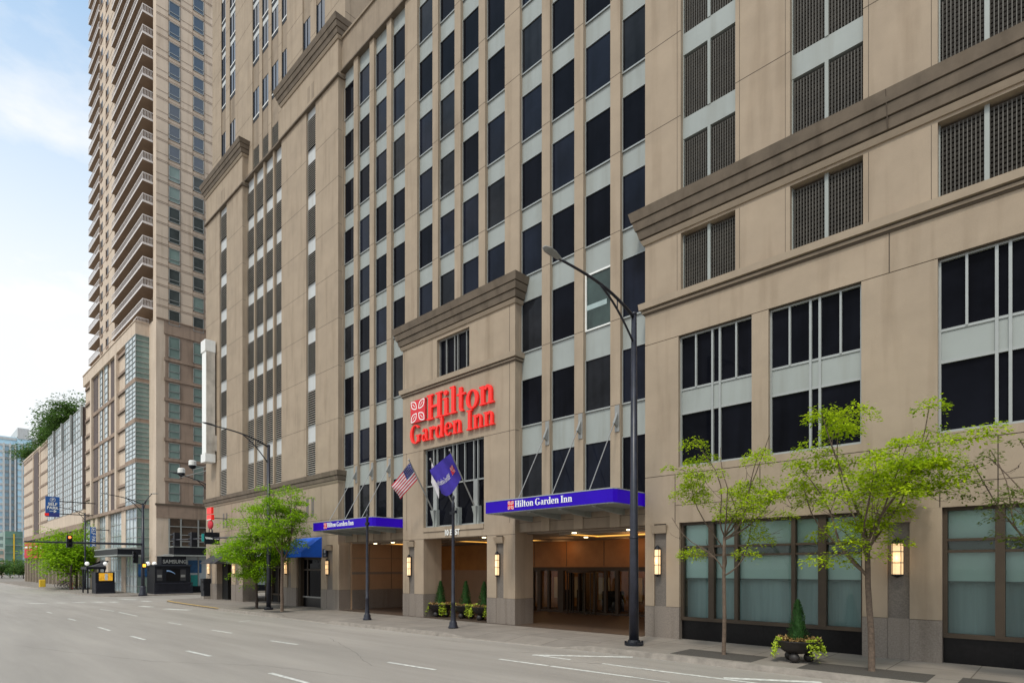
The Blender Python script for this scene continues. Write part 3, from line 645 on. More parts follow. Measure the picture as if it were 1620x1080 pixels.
for ci, (a, b) in enumerate(tc_):
    pn = MB(); zprev = q(1.2018, GL) if 2 <= ci <= 5 else zb_
    if 2 <= ci <= 5:
        louvre(tw, a, b, q(1.141, GL), q(1.2018, GL), TY + .09, 13)
    for ri, (q0, q1) in enumerate(rows):
        z0, z1 = q(q0, GL), q(q1, GL)
        if z0 > ztop - 2: continue
        pn.box(a, b, TY + .06, TY + .079, zprev, z0 - .28, 0 if ri < 2 else 1)
        mb = MB(); mb.quad([(a, TY + .08, z0), (b, TY + .08, z0), (b, TY + .08, z1), (a, TY + .08, z1)], 0)
        mb.box(a, b, TY + .045, TY + .2, z0 - .28, z0 - .05, 2); mb.box(a, b, TY + .03, TY + .2, z0 - .05, z0 + .03, 1); mb.box(a, a + .05, TY + .03, TY + .08, z0 + .03, z1, 2)
        mb.box(a + (b - a) * .45, a + (b - a) * .45 + .04, TY + .05, TY + .08, z0 + .03, z1, 2)
        mb.build('window', ['glass_blue', 'white_metal', 'black'], tw); zprev = z1
    pn.box(a, b, TY + .06, TY + .25, zprev, ztop, 1); pn.build('spandrel', ['stone_shade', 'spandrel_white'], tw)
# ------------------------------------------------------------------ right-hand parking block
pk = thing('parking_block', 'tan stone block with square lattice grilles above teal street level shop windows', 'building', (-3, 17, 0))
RX0, RX1 = -9.96, 9.0; ZS = 3.65; W1B, W1T, WS0, WS1 = 5.32, 9.37, 6.98, 7.72
WX = [(-8.79, -6.53), (-6.07, -3.80), (-2.24, .03), (.5, 2.77)]
GX = [(-8.71, -7.0), (-5.5, -3.76), (-2.24, -.48), (1.0, 2.8)]
SX = [(-8.76, -3.78), (-2.16, 2.82)]
ZBE = q(.3537) - .33; ZCR = q(.4345)
mb = MB()
def fill(mb, x0, x1, z0, z1, holes, y=F, y1=17.2, m=0):
    e = [x0] + [v for h in holes for v in h] + [x1]
    for i in range(0, len(e), 2):
        if e[i + 1] > e[i]: mb.box(e[i], e[i + 1], y, y1, z0, z1, m)
pier(mb, RX0, -8.76, niche=(X(1034.8, F), X(1054, F)), zt=ZS - .05, y1=17.4); pier(mb, -3.78, -2.16, niche=(X(1404, F), X(1439, F)), zt=ZS - .05, y1=17.3)
pier(mb, 2.82, RX1, zt=ZS - .05, y1=17.3)
mb.box(RX0, RX1, F, 17.2, ZS - .05 + .002, W1B - .22, 0); mb.box(RX0, RX1, F, 17.2, W1B - .2, W1B, 0); mb.box(RX0, RX1, F + .02, 17.2, W1B - .22, W1B - .2, 2)
hj(mb, -8.9, RX1, 4.15, F)
for x_ in (-8.9, -6.3, -3.62, -2.2, -1.16): vj(mb, x_, ZS - .04, W1B - .2, F, w=.025)
fill(mb, RX0, RX1, W1B, W1T, WX); mb.box(RX0, RX1, F, 17.2, W1T + .02, ZBE, 0); mb.box(RX0, RX1, F + .02, 17.2, W1T, W1T + .02, 2)
vj(mb, -3.2, W1T, ZBE, F, w=.025)
fill(mb, RX0, RX1, ZBE + .36, ZCR - .08, GX, m=0); mb.box(RX0, RX1, F - .0, 17.2, ZCR - .08, ZCR, 0)
for a, b in GX:
    for xx in (a - .09, b + .02): pass
ZG = [(13.51, q(.5545)), (q(.5811), q(.663)), (q(.6905), q(.7724)), (q(.80), q(.882))]
ZTOPB = 24.0
fill(mb, RX0, RX1, ZCR + 1.0, ZTOPB, GX)
for z in (q(.5811) + .05, q(.6905) + .05, q(.80) + .05):
    e = [RX0] + [v for h in GX for v in h] + [RX1]
    for i in range(0, len(e), 2): hj(mb, e[i], e[i + 1], z, F)
for a, b in GX:
    for z0, z1 in ((ZBE + .36, ZCR - .08), (ZCR + 1, ZTOPB)): vj(mb, a - .12, z0, z1, F, w=.012); vj(mb, b + .12, z0, z1, F, w=.012)
mb.box(RX0, RX1, 17.21, 30, 3.8, ZTOPB, 0)
mb.build('wall', ['stone', 'granite', 'joint', 'granite_dark'], pk)
mb = MB(); cornice(mb, RX0, RX1, ZBE, [(.05, .03, .05, 2, 0), (.07, .08, .08, 0, 0), (.05, .05, .05, 2, 0), (.19, .15, .17, 1, 0)], re=0, yb=17.0); mb.build('belt', ['stone_shade', 'bead', 'joint'], pk)
mb = MB(); cornice(mb, RX0, RX1, ZCR, BIG, re=0, yb=17.0)
mb.fr((-3.21, -3.19, F - .17, F), (-3.21, -3.19, F - .404, F), ZCR + .2, ZCR + 1.0, 2); mb.build('cornice', ['cornice', 'bead', 'joint'], pk)
def grille(x0, x1, z0, z1, y):
    mb = MB(); xm = (x0 + x1) / 2
    mb.quad([(x0, y + .30, z0), (x1, y + .30, z0), (x1, y + .30, z1), (x0, y + .30, z1)], 1)
    nr = max(6, int((z1 - z0 - .12) / .108)); hh = (z1 - z0 - .12) / nr
    for i in range(nr + 1): z = z0 + i * hh; mb.fr((x0, x1, y + .03, y + .10), (x0, x1, y, y + .10), z - .018, z + .042, 0)
    for s0, s1 in ((x0, xm - .045), (xm + .045, x1)):
        n = 11
        for i in range(n + 1): xx = s0 + (s1 - s0) * i / n; mb.box(xx - .009, xx + .009, y - .02, y + .09, z0, z1 - .1, 2)
    g = mb.build('lattice_grille', ['grille', 'void', 'grille_edge'], pk)
    b = MB(); b.box(xm - .045, xm + .045, y - .06, y + .28, z0, z1); b.box(x0, x0 + .03, y - .03, y + .28, z0, z1); b.build('mullion', 'spandrel', g)
for a, b in GX:
    grille(a, b, ZBE + .36, ZCR - .08, F + .18)
    for z0, z1 in ZG: grille(a, b, z0, z1, F + .18)
    s_ = MB(); zz = [v for g_ in ZG for v in g_][1:]
    for i in range(0, len(zz) - 1, 2): s_.box(a, b, F + .14, F + .4, zz[i], zz[i + 1])
    s_.build('spandrel', 'spandrel', pk)
for a, b in WX:
    c_ = (a + b) / 2 + .03; hw = .115
    big_window(pk, a, b, W1B, W1T, F + .2, [(c_ - hw, .06), (c_ + hw, .06), ((a + c_ - hw) / 2, .05, WS1, W1T), ((b + c_ + hw) / 2, .05, WS1, W1T)], (WS0, WS1),
               panels=[(a + .05, c_ - hw - .03, WS0 + .03, WS1 - .03), (c_ - hw + .03, c_ + hw - .03, WS0 + .03, WS1 - .03), (c_ + hw + .03, b - .05, WS0 + .03, WS1 - .03)])
# shop windows
def shop(x0, x1, mulls, broad):
    y = F + .22; z0 = q(-.0642, 16.8)
    o = MB(); o.box(x0, x0 + .09, y - .12, y + .04, z0, ZS - .05); o.box(x1 - .05, x1, y - .12, y + .04, z0, ZS - .05); o.box(x0, x1, y - .13, y + .04, z0 - .05, z0 + .05); o.box(x0, x1, y - .11, y + .04, ZS - .13, ZS - .05)
    za, zb = q(.0268, 16.8), q(.0179 - .002, 16.8)
    o.box(x0, x1, y - .10, y + .04, za - .03, za + .03); o.box(x0, x1, y - .10, y + .04, zb - .03, zb + .03)
    for m_, wd in mulls: o.box(m_ - wd / 2, m_ + wd / 2, y - .14, y + .05, z0, ZS - .05)
    r = o.build('shop_window', 'alu_dark', pk)
    g = MB(); g.quad([(x0, y, z0), (x1, y, z0), (x1, y, ZS - .1), (x0, y, ZS - .1)]); g.build('pane', 'pane', r)
    zbl = q(-.0130, 16.8); b_ = MB(); b_.box(x0, x1, y + .10, y + .115, zbl, zb, 0); b_.box(x0, x1, y + .08, y + .13, zbl - .025, zbl + .015, 2); b_.box(x0, x1, y + .10, y + .115, za, ZS, 0); b_.box(x0, x1, y + .06, y + .12, zb, za, 2)  # dark strip at the hem is the blind's edge shadow, painted; the upper one is transom
    n_ = 60
    for i in range(n_):                                    # softly folded inner curtain
        u0, u1 = x0 + (x1 - x0) * i / n_, x0 + (x1 - x0) * (i + 1) / n_; d0, d1 = .010 * math.sin(i * 1.9), .010 * math.sin((i + 1) * 1.9)
        b_.quad([(u0, y + .34 + d0, z0), (u1, y + .34 + d1, z0), (u1, y + .34 + d1, zbl), (u0, y + .34 + d0, zbl)], 1)
    b_.build('blind', ['blind', 'blind_low', 'blind_mid'], r)
    k_ = MB(); k_.box(x0, x1, y - .04, y + .1, -.6, z0 - .052, 0)
    for i in range(1, 4): xx = x0 + (x1 - x0) * i / 4; k_.box(xx - .006, xx + .006, y - .043, y - .03, -.5, z0 - .06, 1)
    k_.build('plinth', ['black_stone', 'void'], pk)
sm = lambda px: X(px, 16.8)
shop(*SX[0], [(sm(1127.5), .17), (sm(1166.8), .10), (sm(1257), .10), (sm(1302.5), .19)], 0)
shop(*SX[1], [(sm(1583), .17), (-.55, .1), (1.0, .1), (1.9, .18)], 0)
# ------------------------------------------------------------------ wall sconces
def sconce(label, px, z0, z1, w=.17, y=F + .055):
    xc = X(px, y); t = thing('wall_sconce', label, 'wall lamp', (xc, y, z0), 'tall glowing lamps on the stone piers')
    mb = MB(); mb.box(xc - w * .3, xc + w * .3, y - .05, y, z0 + .05, z1 - .05); mb.build('back_plate', 'black', t)
    mb = MB(); mb.lathe((xc, y - .13, z0 + .04), [(w * .5, 0), (w * .5, z1 - z0 - .12)], 8); mb.build('glass', 'lampglass', t)
    mb = MB(); mb.lathe((xc, y - .13, z0 - .03), [(.02, 0), (w * .52, .05), (w * .56, .08)], 8); mb.lathe((xc, y - .13, z1 - .1), [(w * .56, 0), (w * .45, .06), (.02, .14)], 8)
    for f_ in (.36, .66): mb.lathe((xc, y - .13, z0 + (z1 - z0) * f_), [(w * .54, 0), (w * .54, .018)], 8)
    for i in range(4):
        a_ = i * math.pi / 2 + .78; mb.tube([(xc + w * .52 * math.cos(a_), y - .13 + w * .52 * math.sin(a_), z0 + .03), (xc + w * .52 * math.cos(a_), y - .13 + w * .52 * math.sin(a_), z1 - .06)], .008, 4)
    mb.build('cage', 'black', t); l_ = bpy.data.lights.new('sconce_light', 'POINT'); l_.energy = 2.2; l_.color = (1, .65, .32); l_.shadow_soft_size = .1
    o = bpy.data.objects.new('sconce_light', l_); COL.objects.link(o); o.location = (0, -.3, (z1 - z0) / 2); o.parent = t
SC = [('glowing pier lamp between the two teal shop windows, the largest and nearest one', 1421.5, 853, 911, .24), ('glowing pier lamp just right of the tall black lamp pole beside the right driveway', 1043.5, 864, 910, .19), ('glowing pier lamp between the middle entrance and the right purple canopy', 790, 873, 911, .17),
      ('glowing pier lamp right of the left driveway, above the pair of small poles', 650.5, 878, 911, .17), ('amber pier lamp right of the blue awning under the small dark plate', 520.5, 884, 909, .16), ('amber pier lamp left of the blue awning, behind the street trees', 455, 885, 908, .16),
      ('slim pier lamp between the dark awning door and the restaurant opening', 372.6, 887, 908, .16), ('slim pier lamp at the far street corner left of the dark awning', 332.5, 888, 908, .16)]
for lb, px, t0, b0, w_ in SC: sconce(lb, px, Zp(px, b0, F), Zp(px, t0, F), w_)
# ------------------------------------------------------------------ big red sign
sg = thing('hotel_sign', 'large red letters with red square leaf emblem above the middle entrance', 'sign', (X(720, F), F, 8))
f = FV(F); xl, xr = X(653, F), X(786, F); xq = X(676, F)
mb = MB(); word(mb, 'Hilton', f, X(678.5, F), 8.92, 1.13, xr - X(678.5, F), .03, .13); mb.build('lettering', 'red', sg)
mb = MB(); word(mb, 'Garden Inn', f, xl - .05, 8.02, .84, xr - xl + .05, .03, .13); mb.build('lettering', 'red', sg)
mb = MB(); s_ = xq - xl; mb.box(xl, xq, F - .13, F - .03, 8.97, 8.97 + 1.03); pnl = mb.build('emblem_panel', 'redpanel', sg)
mb = MB(); petals(mb, lambda u, v, d: (u, F - .13 - d, 8.97 + (v - 8.97) * 1.03 / s_), xl, 8.97, s_, .006, 0); mb.build('leaf_emblem', 'white', pnl)
# ------------------------------------------------------------------ purple canopies
CYF = 14.92
def canopy(x0, x1, label, dz):
    t = thing('entrance_canopy', label, 'canopy', ((x0 + x1) / 2, F, 4.2), 'purple entrance canopies')
    z0, z1 = 4.22, 4.63; ch = .22
    def outline(g): return [(x0 + g, MF - .02), (x0 + g, CYF + g), (x1 - ch, CYF + g), (x1 - ch * .3, CYF + ch * .3 + g), (x1 - g, CYF + ch), (x1 - g, MF - .02)]
    mb = MB(); fz = lambda u, v, d: (u, v, d)
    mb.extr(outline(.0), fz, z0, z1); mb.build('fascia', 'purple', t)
    mb = MB(); mb.extr(outline(-.015), fz, z1, z1 + .035); mb.extr(outline(.02), fz, z0 - .03, z0 - .001); mb.build('deck', 'spandrel', t)
    n = 4
    for i in range(n):
        xx = x0 + .55 + i * (x1 - x0 - .9) / (n - .6); b_ = MB()
        b_.extr([(CYF + .25, z0 - .03), (MF + .0, z0 - .03), (MF + .0, z0 - .22), (CYF + 1.1, z0 - .17), (CYF + .25, z0 - .07)], lambda u, v, d: (d, u, v), xx - .07, xx + .07)
        b_.build('outrigger', 'spandrel', t)
    mb = MB(); fv = FV(CYF); wl = (x1 - x0); word(mb, 'Hilton Garden Inn', fv, x0 + wl * .268, z0 + .125, .225, wl * .455, .003, .02); mb.build('lettering', 'white', t)
    mb = MB(); lx = x0 + wl * .205; mb.box(lx, lx + .30, CYF - .012, CYF - .002, z0 + .06, z0 + .36); p_ = mb.build('emblem_panel', 'redpanel', t)
    mb = MB(); petals(mb, lambda u, v, d: (u, CYF - .014 - d, v), lx, z0 + .06, .30, .002, 0); mb.build('leaf_emblem', 'white', p_)
    for c in cols:
        cc = c + WN + .29
        if x0 + .2 < cc < x1 - .2:
            mb = MB(); mb.box(cc - .09, cc + .09, MF - .03, MF, 6.85, 7.75); mb.extr([(MF - .03, 7.5), (MF - .03, 7.0), (MF - .24, 7.1)], lambda u, v, d: (d, u, v), cc - .04, cc + .04); mb.build('rod_bracket', 'alu_mid', t)
            mb = MB(); mb.tube([(cc, MF - .2, 7.12), (cc, CYF + .3, z1 + .03)], .017, 6); mb.build('tie_rod', 'steel', t)
    for ch_ in t.children: pass
    t.location.z += dz; return t
canopy(-15.68, -10.05, 'right and nearer purple canopy with white lettering over the driveway with the revolving door', 0)
canopy(-28.88, -23.3, 'left and farther purple canopy with white lettering beside the blue awning', -.07)
# ------------------------------------------------------------------ flags
def leaf_pt(a, b, c, d): pass
def flag(kind, label, tip_px, tip_py, base_px, base_py):
    bx = X(base_px, F); bz = Zp(base_px, base_py, F); ty = Y(tip_px, bx); tz = Zx(tip_px, tip_py, bx)
    p0, p1 = Vector((bx, F - .1, bz)), Vector((bx, ty, tz)); ax = (p1 - p0).normalized()
    t = thing('flag_pole', label, 'flag', (bx, F, bz), 'flags over the middle entrance')
    mb = MB(); mb.tube([p0, p1], [.035, .022], 8); mb.build('pole', 'alu_mid', t)
    mb = MB(); mb.ball(p1, .05, 0, 10, 6); mb.build('finial', 'steel', t)
    mb = MB(); mb.box(bx - .13, bx + .13, F + .02, F + .2, bz - .8, bz); mb.fr((bx - .02, bx + .02, F + .0, F + .02), (bx - .12, bx + .12, F - .14, F + .02), bz - .78, bz - .03); mb.build('bracket', 'spandrel', t)
    hoist = {'us': .8, 'white': .7, 'hilton': 1.05}[kind]; fly = {'us': 1.55, 'white': .8, 'hilton': 1.4}[kind]; top = p1 - ax * .12
    fd = Vector((-.86, .0, -.50)).normalized() if kind == 'us' else (Vector((-.35, .25, -.85)).normalized() if kind == 'white' else Vector((-.92, .02, -.30)).normalized())
    nrm = ax.cross(fd).normalized(); nu, nv = 26, 26
    if nrm.y > 0: nrm = -nrm
    def S(u, v, d=0):
        wv = .07 * math.sin(u * 7 + v * 2.2) * u + .05 * math.sin(u * 13 + v * 5) * u; sag = -.10 * u * u * (1 - v)
        sl_ = 1.0; wv += .05 * math.sin(u * 9 + v * 4)
        return top - ax * hoist * v + fd * fly * u + nrm * (wv + d) + Vector((0, 0, sag * .6 - (.42 * v * math.sin(math.pi * u * .9) if kind != 'us' else .0)))
    mb = MB()
    for i in range(nu):
        for j in range(nv):
            if kind == 'us':
                cm = (2 if (i < nu * .4 and j < 14) else (0 if (j // 2) % 2 == 0 else 1))
            else: cm = 0
            mb.quad([S(i / nu, j / nv), S((i + 1) / nu, j / nv), S((i + 1) / nu, (j + 1) / nv), S(i / nu, (j + 1) / nv)], cm)
    fl = mb.build('flag', ['flag_red', 'flag_white', 'flag_navy'] if kind == 'us' else (['flag_white'] if kind == 'white' else ['flag_blue']), t, smooth=True)
    if kind == 'us':
        mb = MB()
        for i in range(6):
            for j in range(5):
                for (du, dv) in ((0, 0),):
                    u, v = .035 + i * .062, .05 + j * .1; r_ = .014
                    for s_ in (.006, -.006): mb.quad([S(u - r_, v, s_), S(u, v - r_ * 1.4, s_), S(u + r_, v, s_), S(u, v + r_ * 1.4, s_)])
        mb.build('star', 'flag_white', fl)
    if kind == 'hilton':
        f3 = lambda u, v, d: S(u, v, d)
        mb = MB(); word(mb, 'Hilton Garden Inn', lambda u, v, d: S(.36 + u, .62 - v, d), 0, 0, .16, .58, .012, .012); mb.build('lettering', 'flag_white', fl)
        mb = MB(); g = lambda u, v, d: S(.1 + u, .62 - v, d); mb.extr([(0, 0), (.17, 0), (.17, .26), (0, .26)], g, .010, .010); p_ = mb.build('emblem_panel', 'flag_red', fl)
        mb = MB(); petals(mb, lambda u, v, d: S(.1 + u, .62 - v * 1.5, d), 0, 0, .17, .014, 0); mb.build('leaf_emblem', 'flag_white', p_)
flag('us', 'United States flag on the left flagpole over the entrance', 647, 727, 687, 806)
flag('white', 'white flag on the middle flagpole, partly hidden behind the purple one', 681, 726, 722, 802)
flag('hilton', 'purple flag with red emblem on the right flagpole over the entrance', 711.6, 712, 753, 799)
# ------------------------------------------------------------------ awnings and small signs
def awning(name, label, x0, x1, z0, z1, pr, m, val=.28, y=F):
    t = thing(name, label, 'awning', ((x0 + x1) / 2, y, z0)); mb = MB()
    mb.quad([(x0, y - pr, z0 + val), (x1, y - pr, z0 + val), (x1, y, z1), (x0, y, z1)]); mb.quad([(x0, y - pr, z0), (x1, y - pr, z0), (x1, y - pr, z0 + val), (x0, y - pr, z0 + val)])
    for xx in (x0, x1): mb.quad([(xx, y - pr, z0), (xx, y, z0), (xx, y, z1), (xx, y - pr, z0 + val)])
    mb.build('canvas', m, t); mb = MB(); e_ = .03
    mb.tube([(x0 + e_, y - pr + e_, z0 + .02), (x1 - e_, y - pr + e_, z0 + .02)], .015, 6)
    for xx in (x0 + e_, x1 - e_): mb.tube([(xx, y - pr + e_, z0 + .02), (xx, y, z0 + .02)], .015, 6); mb.tube([(xx, y - pr + e_, z0 + val - .02), (xx, y, z1 - .05)], .015, 6)
    mb.build('frame', 'alu_mid', t); return t
awning('blue_awning', 'bright blue sloping canvas awning over the side door', -34.3, -31.1, Zx(509, 881, -31.1), Zx(509, 849, -31.1), 1.25, 'awning_blue')
awning('dark_awning', 'small plain charcoal awning over the corner door', -47.5, -44.5, 2.52, 3.35, 1.2, 'awning_dark', .03)
da = awning('restaurant_awning', 'charcoal restaurant awning with white script behind the leafy trees', -42.0, -36.2, 2.5, 3.3, 1.3, 'awning_dark', .3)
font('lettering', 'Weber Grill', .55, 'white', da, (-38.9, F - .83, 3.02), Matrix.Rotation(R(42), 3, 'X') , .004)
font('lettering', 'RESTAURANT', .2, 'red', da, (-37.6, F - 1.31, 2.62), ROT_FRONT, .004)
t = thing('parking_plate', 'small black wall plate with white symbol between the blue awning and the amber lamp', 'sign', (X(515, F), F, 2.8))
mb = MB(); a_, b_ = X(511.5, F), X(518.5, F); z0, z1 = Zp(515, 881, F), Zp(515, 868, F); mb.box(a_, b_, F - .05, F - .01, z0, z1); mb.build('plate', 'black', t)
mb = MB(); c_ = (a_ + b_) / 2; mb.box(c_ - .1, c_ + .1, F - .056, F - .051, z0 + .24, z0 + .44); mb.box(c_ - .13, c_ + .13, F - .056, F - .051, z0 + .07, z0 + .11); mb.box(c_ - .13, c_ + .13, F - .056, F - .051, z0 + .13, z0 + .16); mb.build('symbol', 'alu', t)
# weathered blade sign
bx = X(343, F); yf = Y(326, bx); z0, z1 = Zx(343, 728, bx), Zx(343, 543, bx)
t = thing('blade_sign', 'tall weathered white blade sign box on the far corner of the stone building', 'sign', (bx, F, z0))
xa = X(319.5, yf)
mb = MB(); mb.box(xa, bx, yf + .02, F - .12, z0 + .02, z1 - .02, 0); mb.box(xa + .02, bx - .03, yf, yf + .02, z0 + .5, z1 - .7, 1); mb.build('box', ['dirty_metal', 'white'], t)
mb = MB(); mb.box(xa - .07, bx + .01, yf - .06, F - .1, z1 - .75, z1 + .12, 0); mb.box(xa - .07, bx + .01, yf - .06, F - .1, z0 - .18, z0 + .45, 0); mb.build('cap', 'white_metal', t)
mb = MB(); mb.box(bx, bx + .012, yf + .35, yf + .95, z0 + .7, z0 + 1.9); mb.build('hatch', 'dirty_metal', t)
for zz in (z0 + 1.2, z1 - .8): mb = MB(); mb.box(bx - .25, bx - .15, F - .12, F, zz, zz + .15); mb.build('bracket', 'alu_mid', t)
# red kettle sign
sy = 15.3; t = thing('kettle_sign', 'red restaurant sign shaped like a kettle grill at the street corner', 'sign', (X(333, sy), sy, 5))
kx = X(333, sy); kz = Zp(333, 832, sy); rr_ = .42
mb = MB(); mb.ball((kx, sy, kz + .12), rr_, 1, 16, 10, (1, .35, .8)); mb.box(kx - .45, kx + .45, sy - .1, sy + .1, kz + .45, kz + .82); mb.box(kx - .52, kx + .38, sy - .08, sy + .08, kz + .9, kz + 1.35); mb.build('kettle', ['red', 'banner_red'], t)
mb = MB(); mb.tube([(kx - .2, sy, kz - .15), (kx - .35, sy, kz - .6)], .03, 6); mb.tube([(kx + .2, sy, kz - .15), (kx + .35, sy, kz - .6)], .03, 6); mb.ball((kx + .35, sy, kz - .62), .09); mb.tube([(kx, sy, kz + .6), (kx, F, kz + .6)], .03, 6); mb.build('stand', 'black', t)
mb = MB(); mb.box(kx - .40, kx + .40, sy - .112, sy - .101, kz + .44, kz + .49); mb.build('stripe', 'white', t)
# ------------------------------------------------------------------ lamps, poles, signals
def head(mb, tip, dirv, s=1.0, m=0):
    d = Vector(dirv).normalized(); sd = Vector((-d.y, d.x, 0)); pr = []
    for a, w_, h_ in ((-.05, .05, .05), (.12, .09, .07), (.3, .14, .08), (.55, .15, .06), (.72, .08, .03)):
        pr.append((a * s, w_ * s, h_ * s))
    n = len(mb.v); k = 10
    for a, w_, h_ in pr:
        for j in range(k):
            an = 2 * math.pi * j / k; p_ = Vector(tip) + d * a + sd * w_ * math.cos(an) + Vector((0, 0, h_ * (math.sin(an) * (1 if math.sin(an) > 0 else .35)) + a * .12)); mb.v.append(tuple(p_))
    for i in range(len(pr) - 1):
        for j in range(k): mb.f.append((n + i * k + j, n + i * k + (j + 1) % k, n + (i + 1) * k + (j + 1) % k, n + (i + 1) * k + j)); mb.m.append(m)
    mb.f.append(tuple(n + j for j in range(k))); mb.m.append(m); mb.f.append(tuple(n + (len(pr) - 1) * k + j for j in range(k))); mb.m.append(m)
def street_lamp(label, base, htop, arms, r0=.13, r1=.08, group='tall black street lamps', flute=True):
    x_, y_, z_ = base; t = thing('street_lamp', label, 'street lamp', base, group)
    mb = MB(); mb.tube([(x_, y_, z_ + .1), (x_, y_, z_ + 2), (x_, y_, htop)], [r0, r0 * .9, r1], 12); mb.lathe((x_, y_, htop), [(r1 * 1.1, 0), (r1 * 1.1, .06), (.02, .1)], 12)
    mb.lathe((x_, y_, z_ + 3.05), [(r0 * .98, 0), (r0 * .98, .03)], 12); mb.build('pole', 'pole', t, smooth=True)
    mb = MB(); mb.lathe(base, [(r0 * 1.9, 0), (r0 * 1.9, .06), (r0 * 1.4, .09), (r0 * 1.15, .16)], 12)
    for i in range(4): a_ = i * 1.57 + .78; mb.lathe((x_ + r0 * 1.7 * math.cos(a_), y_ + r0 * 1.7 * math.sin(a_), z_ + .06), [(.035, 0), (.035, .07)], 6)
    mb.build('base', 'black', t)
    for (tx, ty, tz, drop) in arms:
        a0 = Vector((x_, y_, htop - .08)); a1 = Vector((tx, ty, tz)); b0 = Vector((x_, y_, htop - drop)); hd = (a1 - a0); hd.z = 0
        def curve(p, b, qd): return [p.lerp(b, i / 12) + Vector((0, 0, qd * math.sin(math.pi * (i / 12) ** .8))) for i in range(13)]
        up = curve(a0, a1, .10 * hd.length * .6); mb = MB(); mb.tube(up, [.045 - .015 * i / 12 for i in range(13)], 8)
        j = up[6]; lo = [b0.lerp(j, i / 8) + Vector((0, 0, .14 * math.sin(math.pi * i / 8))) for i in range(9)]; mb.tube(lo, .03, 8); mb.tube([up[3], lo[4]], .018, 6)
        mb.build('arm', 'pole', t, smooth=True); mb = MB(); head(mb, a1 - hd.normalized() * .05, hd, .82); mb.build('lamp_head', 'alu_mid' if r0 > .125 else 'pole', t, smooth=True)
    return t
lx, ly, lz = gp(1003, 1020); ty_ = Y(884, lx); street_lamp('tall black street lamp nearest the camera, in front of the right driveway', (lx, ly, lz), Zp(999, 500, ly), [(lx, ty_, Zx(884, 409, lx), 1.35 * .6)], .14, .075)
lx2, ly2, lz2 = gp(425, 964); tx2 = lx2; ty2 = Y(338, tx2)
sl2 = street_lamp('tall black street lamp standing among the leafy trees left of the blue awning', (lx2, ly2, lz2), Zp(426, 705, ly2), [(tx2, ty2, Zx(338, 673, tx2), 1.0)], .125, .08)
# signal arm on that pole
sgx = lambda px: X(px, ly2)
pA = Vector((lx2, ly2, Zp(425, 847, ly2))); pB = Vector((sgx(272), ly2, Zp(272, 853.5, ly2)))
mb = MB(); mb.tube([pA, pB], [.06, .035], 8); mb.build('signal_arm', 'pole', sl2)
def signal(name, label, c, face, lit=None, parent=None, h=1.05, group=None):
    x_, y_, z_ = c; t = thing(name, label, 'traffic light', c, group) if parent is None else parent
    fx, fy = face; mb = MB(); mb.box(x_ - .17, x_ + .17, y_ - .19, y_ + .19, z_ - h / 2, z_ + h / 2); b_ = mb.build('housing', 'black', t)
    for i in range(3):
        zc = z_ + h / 3 * (1 - i); mb = MB(); p0 = Vector((x_ + fx * .185, y_ + fy * .185, zc)); d = Vector((fx, fy, 0)); sd = Vector((-fy, fx, 0))
        ring = []
        for j in range(9):
            an = -.4 + (math.pi + .8) * j / 8; ring.append(p0 + sd * .12 * math.cos(an) + Vector((0, 0, .12 * math.sin(an))))
        for j in range(8): mb.quad([ring[j], ring[j + 1], ring[j + 1] + d * .2, ring[j] + d * .2])
        mb.build('visor', 'black', b_)
        mb = MB(); mb.extr([(.1 * math.cos(k_ * .52), .1 * math.sin(k_ * .52)) for k_ in range(12)], lambda u, v, d_: p0 + sd * u + Vector((0, 0, v)) + d * d_, .0, .012)
        mb.build('lens', M[lit] if (lit and i == 0) else M['void'], b_)
    return t
for px, lb in ((277, 'black traffic light on the arm near the street corner, left of its pair'), (304, 'black traffic light on the arm near the street corner, right of its pair')):
    signal('traffic_light', lb, (sgx(px), ly2 + .1, Zp(px, 853, ly2)), (-.9, -.43), group='traffic lights on black arms')
# street name sign boards on the arm
t = thing('street_name_sign', 'small black hanging board with white lettering beside the tree', 'sign', (sgx(335), ly2, 4))
xs_ = sgx(337); a_, b_ = Y(323.5, xs_), Y(347.5, xs_); zc = Zx(336, 851, xs_); zh = .36
mb = MB(); mb.box(xs_ - .1, xs_, a_, b_, zc - zh, zc + zh); bd = mb.build('board', 'black', t)
mb = MB(); mb.box(xs_ - .11, xs_ + .01, a_, b_, zc + zh, zc + zh + .03); mb.box(xs_ - .11, xs_ + .01, a_, b_, zc - zh - .03, zc - zh); mb.tube([(xs_ - .05, ly2, zc + zh + .02), (xs_ - .05, ly2, zc + zh + .25)], .02, 6); mb.build('frame', 'pole', t)
font('lettering', 'Weber Grill', (b_ - a_) * .19, 'white', t, (xs_ + .006, (a_ + b_) / 2, zc), ROT_RIGHT, .004, .92, .012)
t = thing('street_sign', 'small teal street name sign seen edge on at the left end of the black board', 'sign', (sgx(321), ly2, 4))
mb = MB(); mb.box(xs_ - .06, xs_, Y(319.5, xs_), Y(323, xs_), zc - .22, zc + .28); mb.build('plate', 'teal', t); mb = MB(); mb.tube([(xs_ - .03, Y(321, xs_), zc + .3), (xs_ - .03, ly2, zc + .42)], .02, 5); mb.build('bracket', 'pole', t)
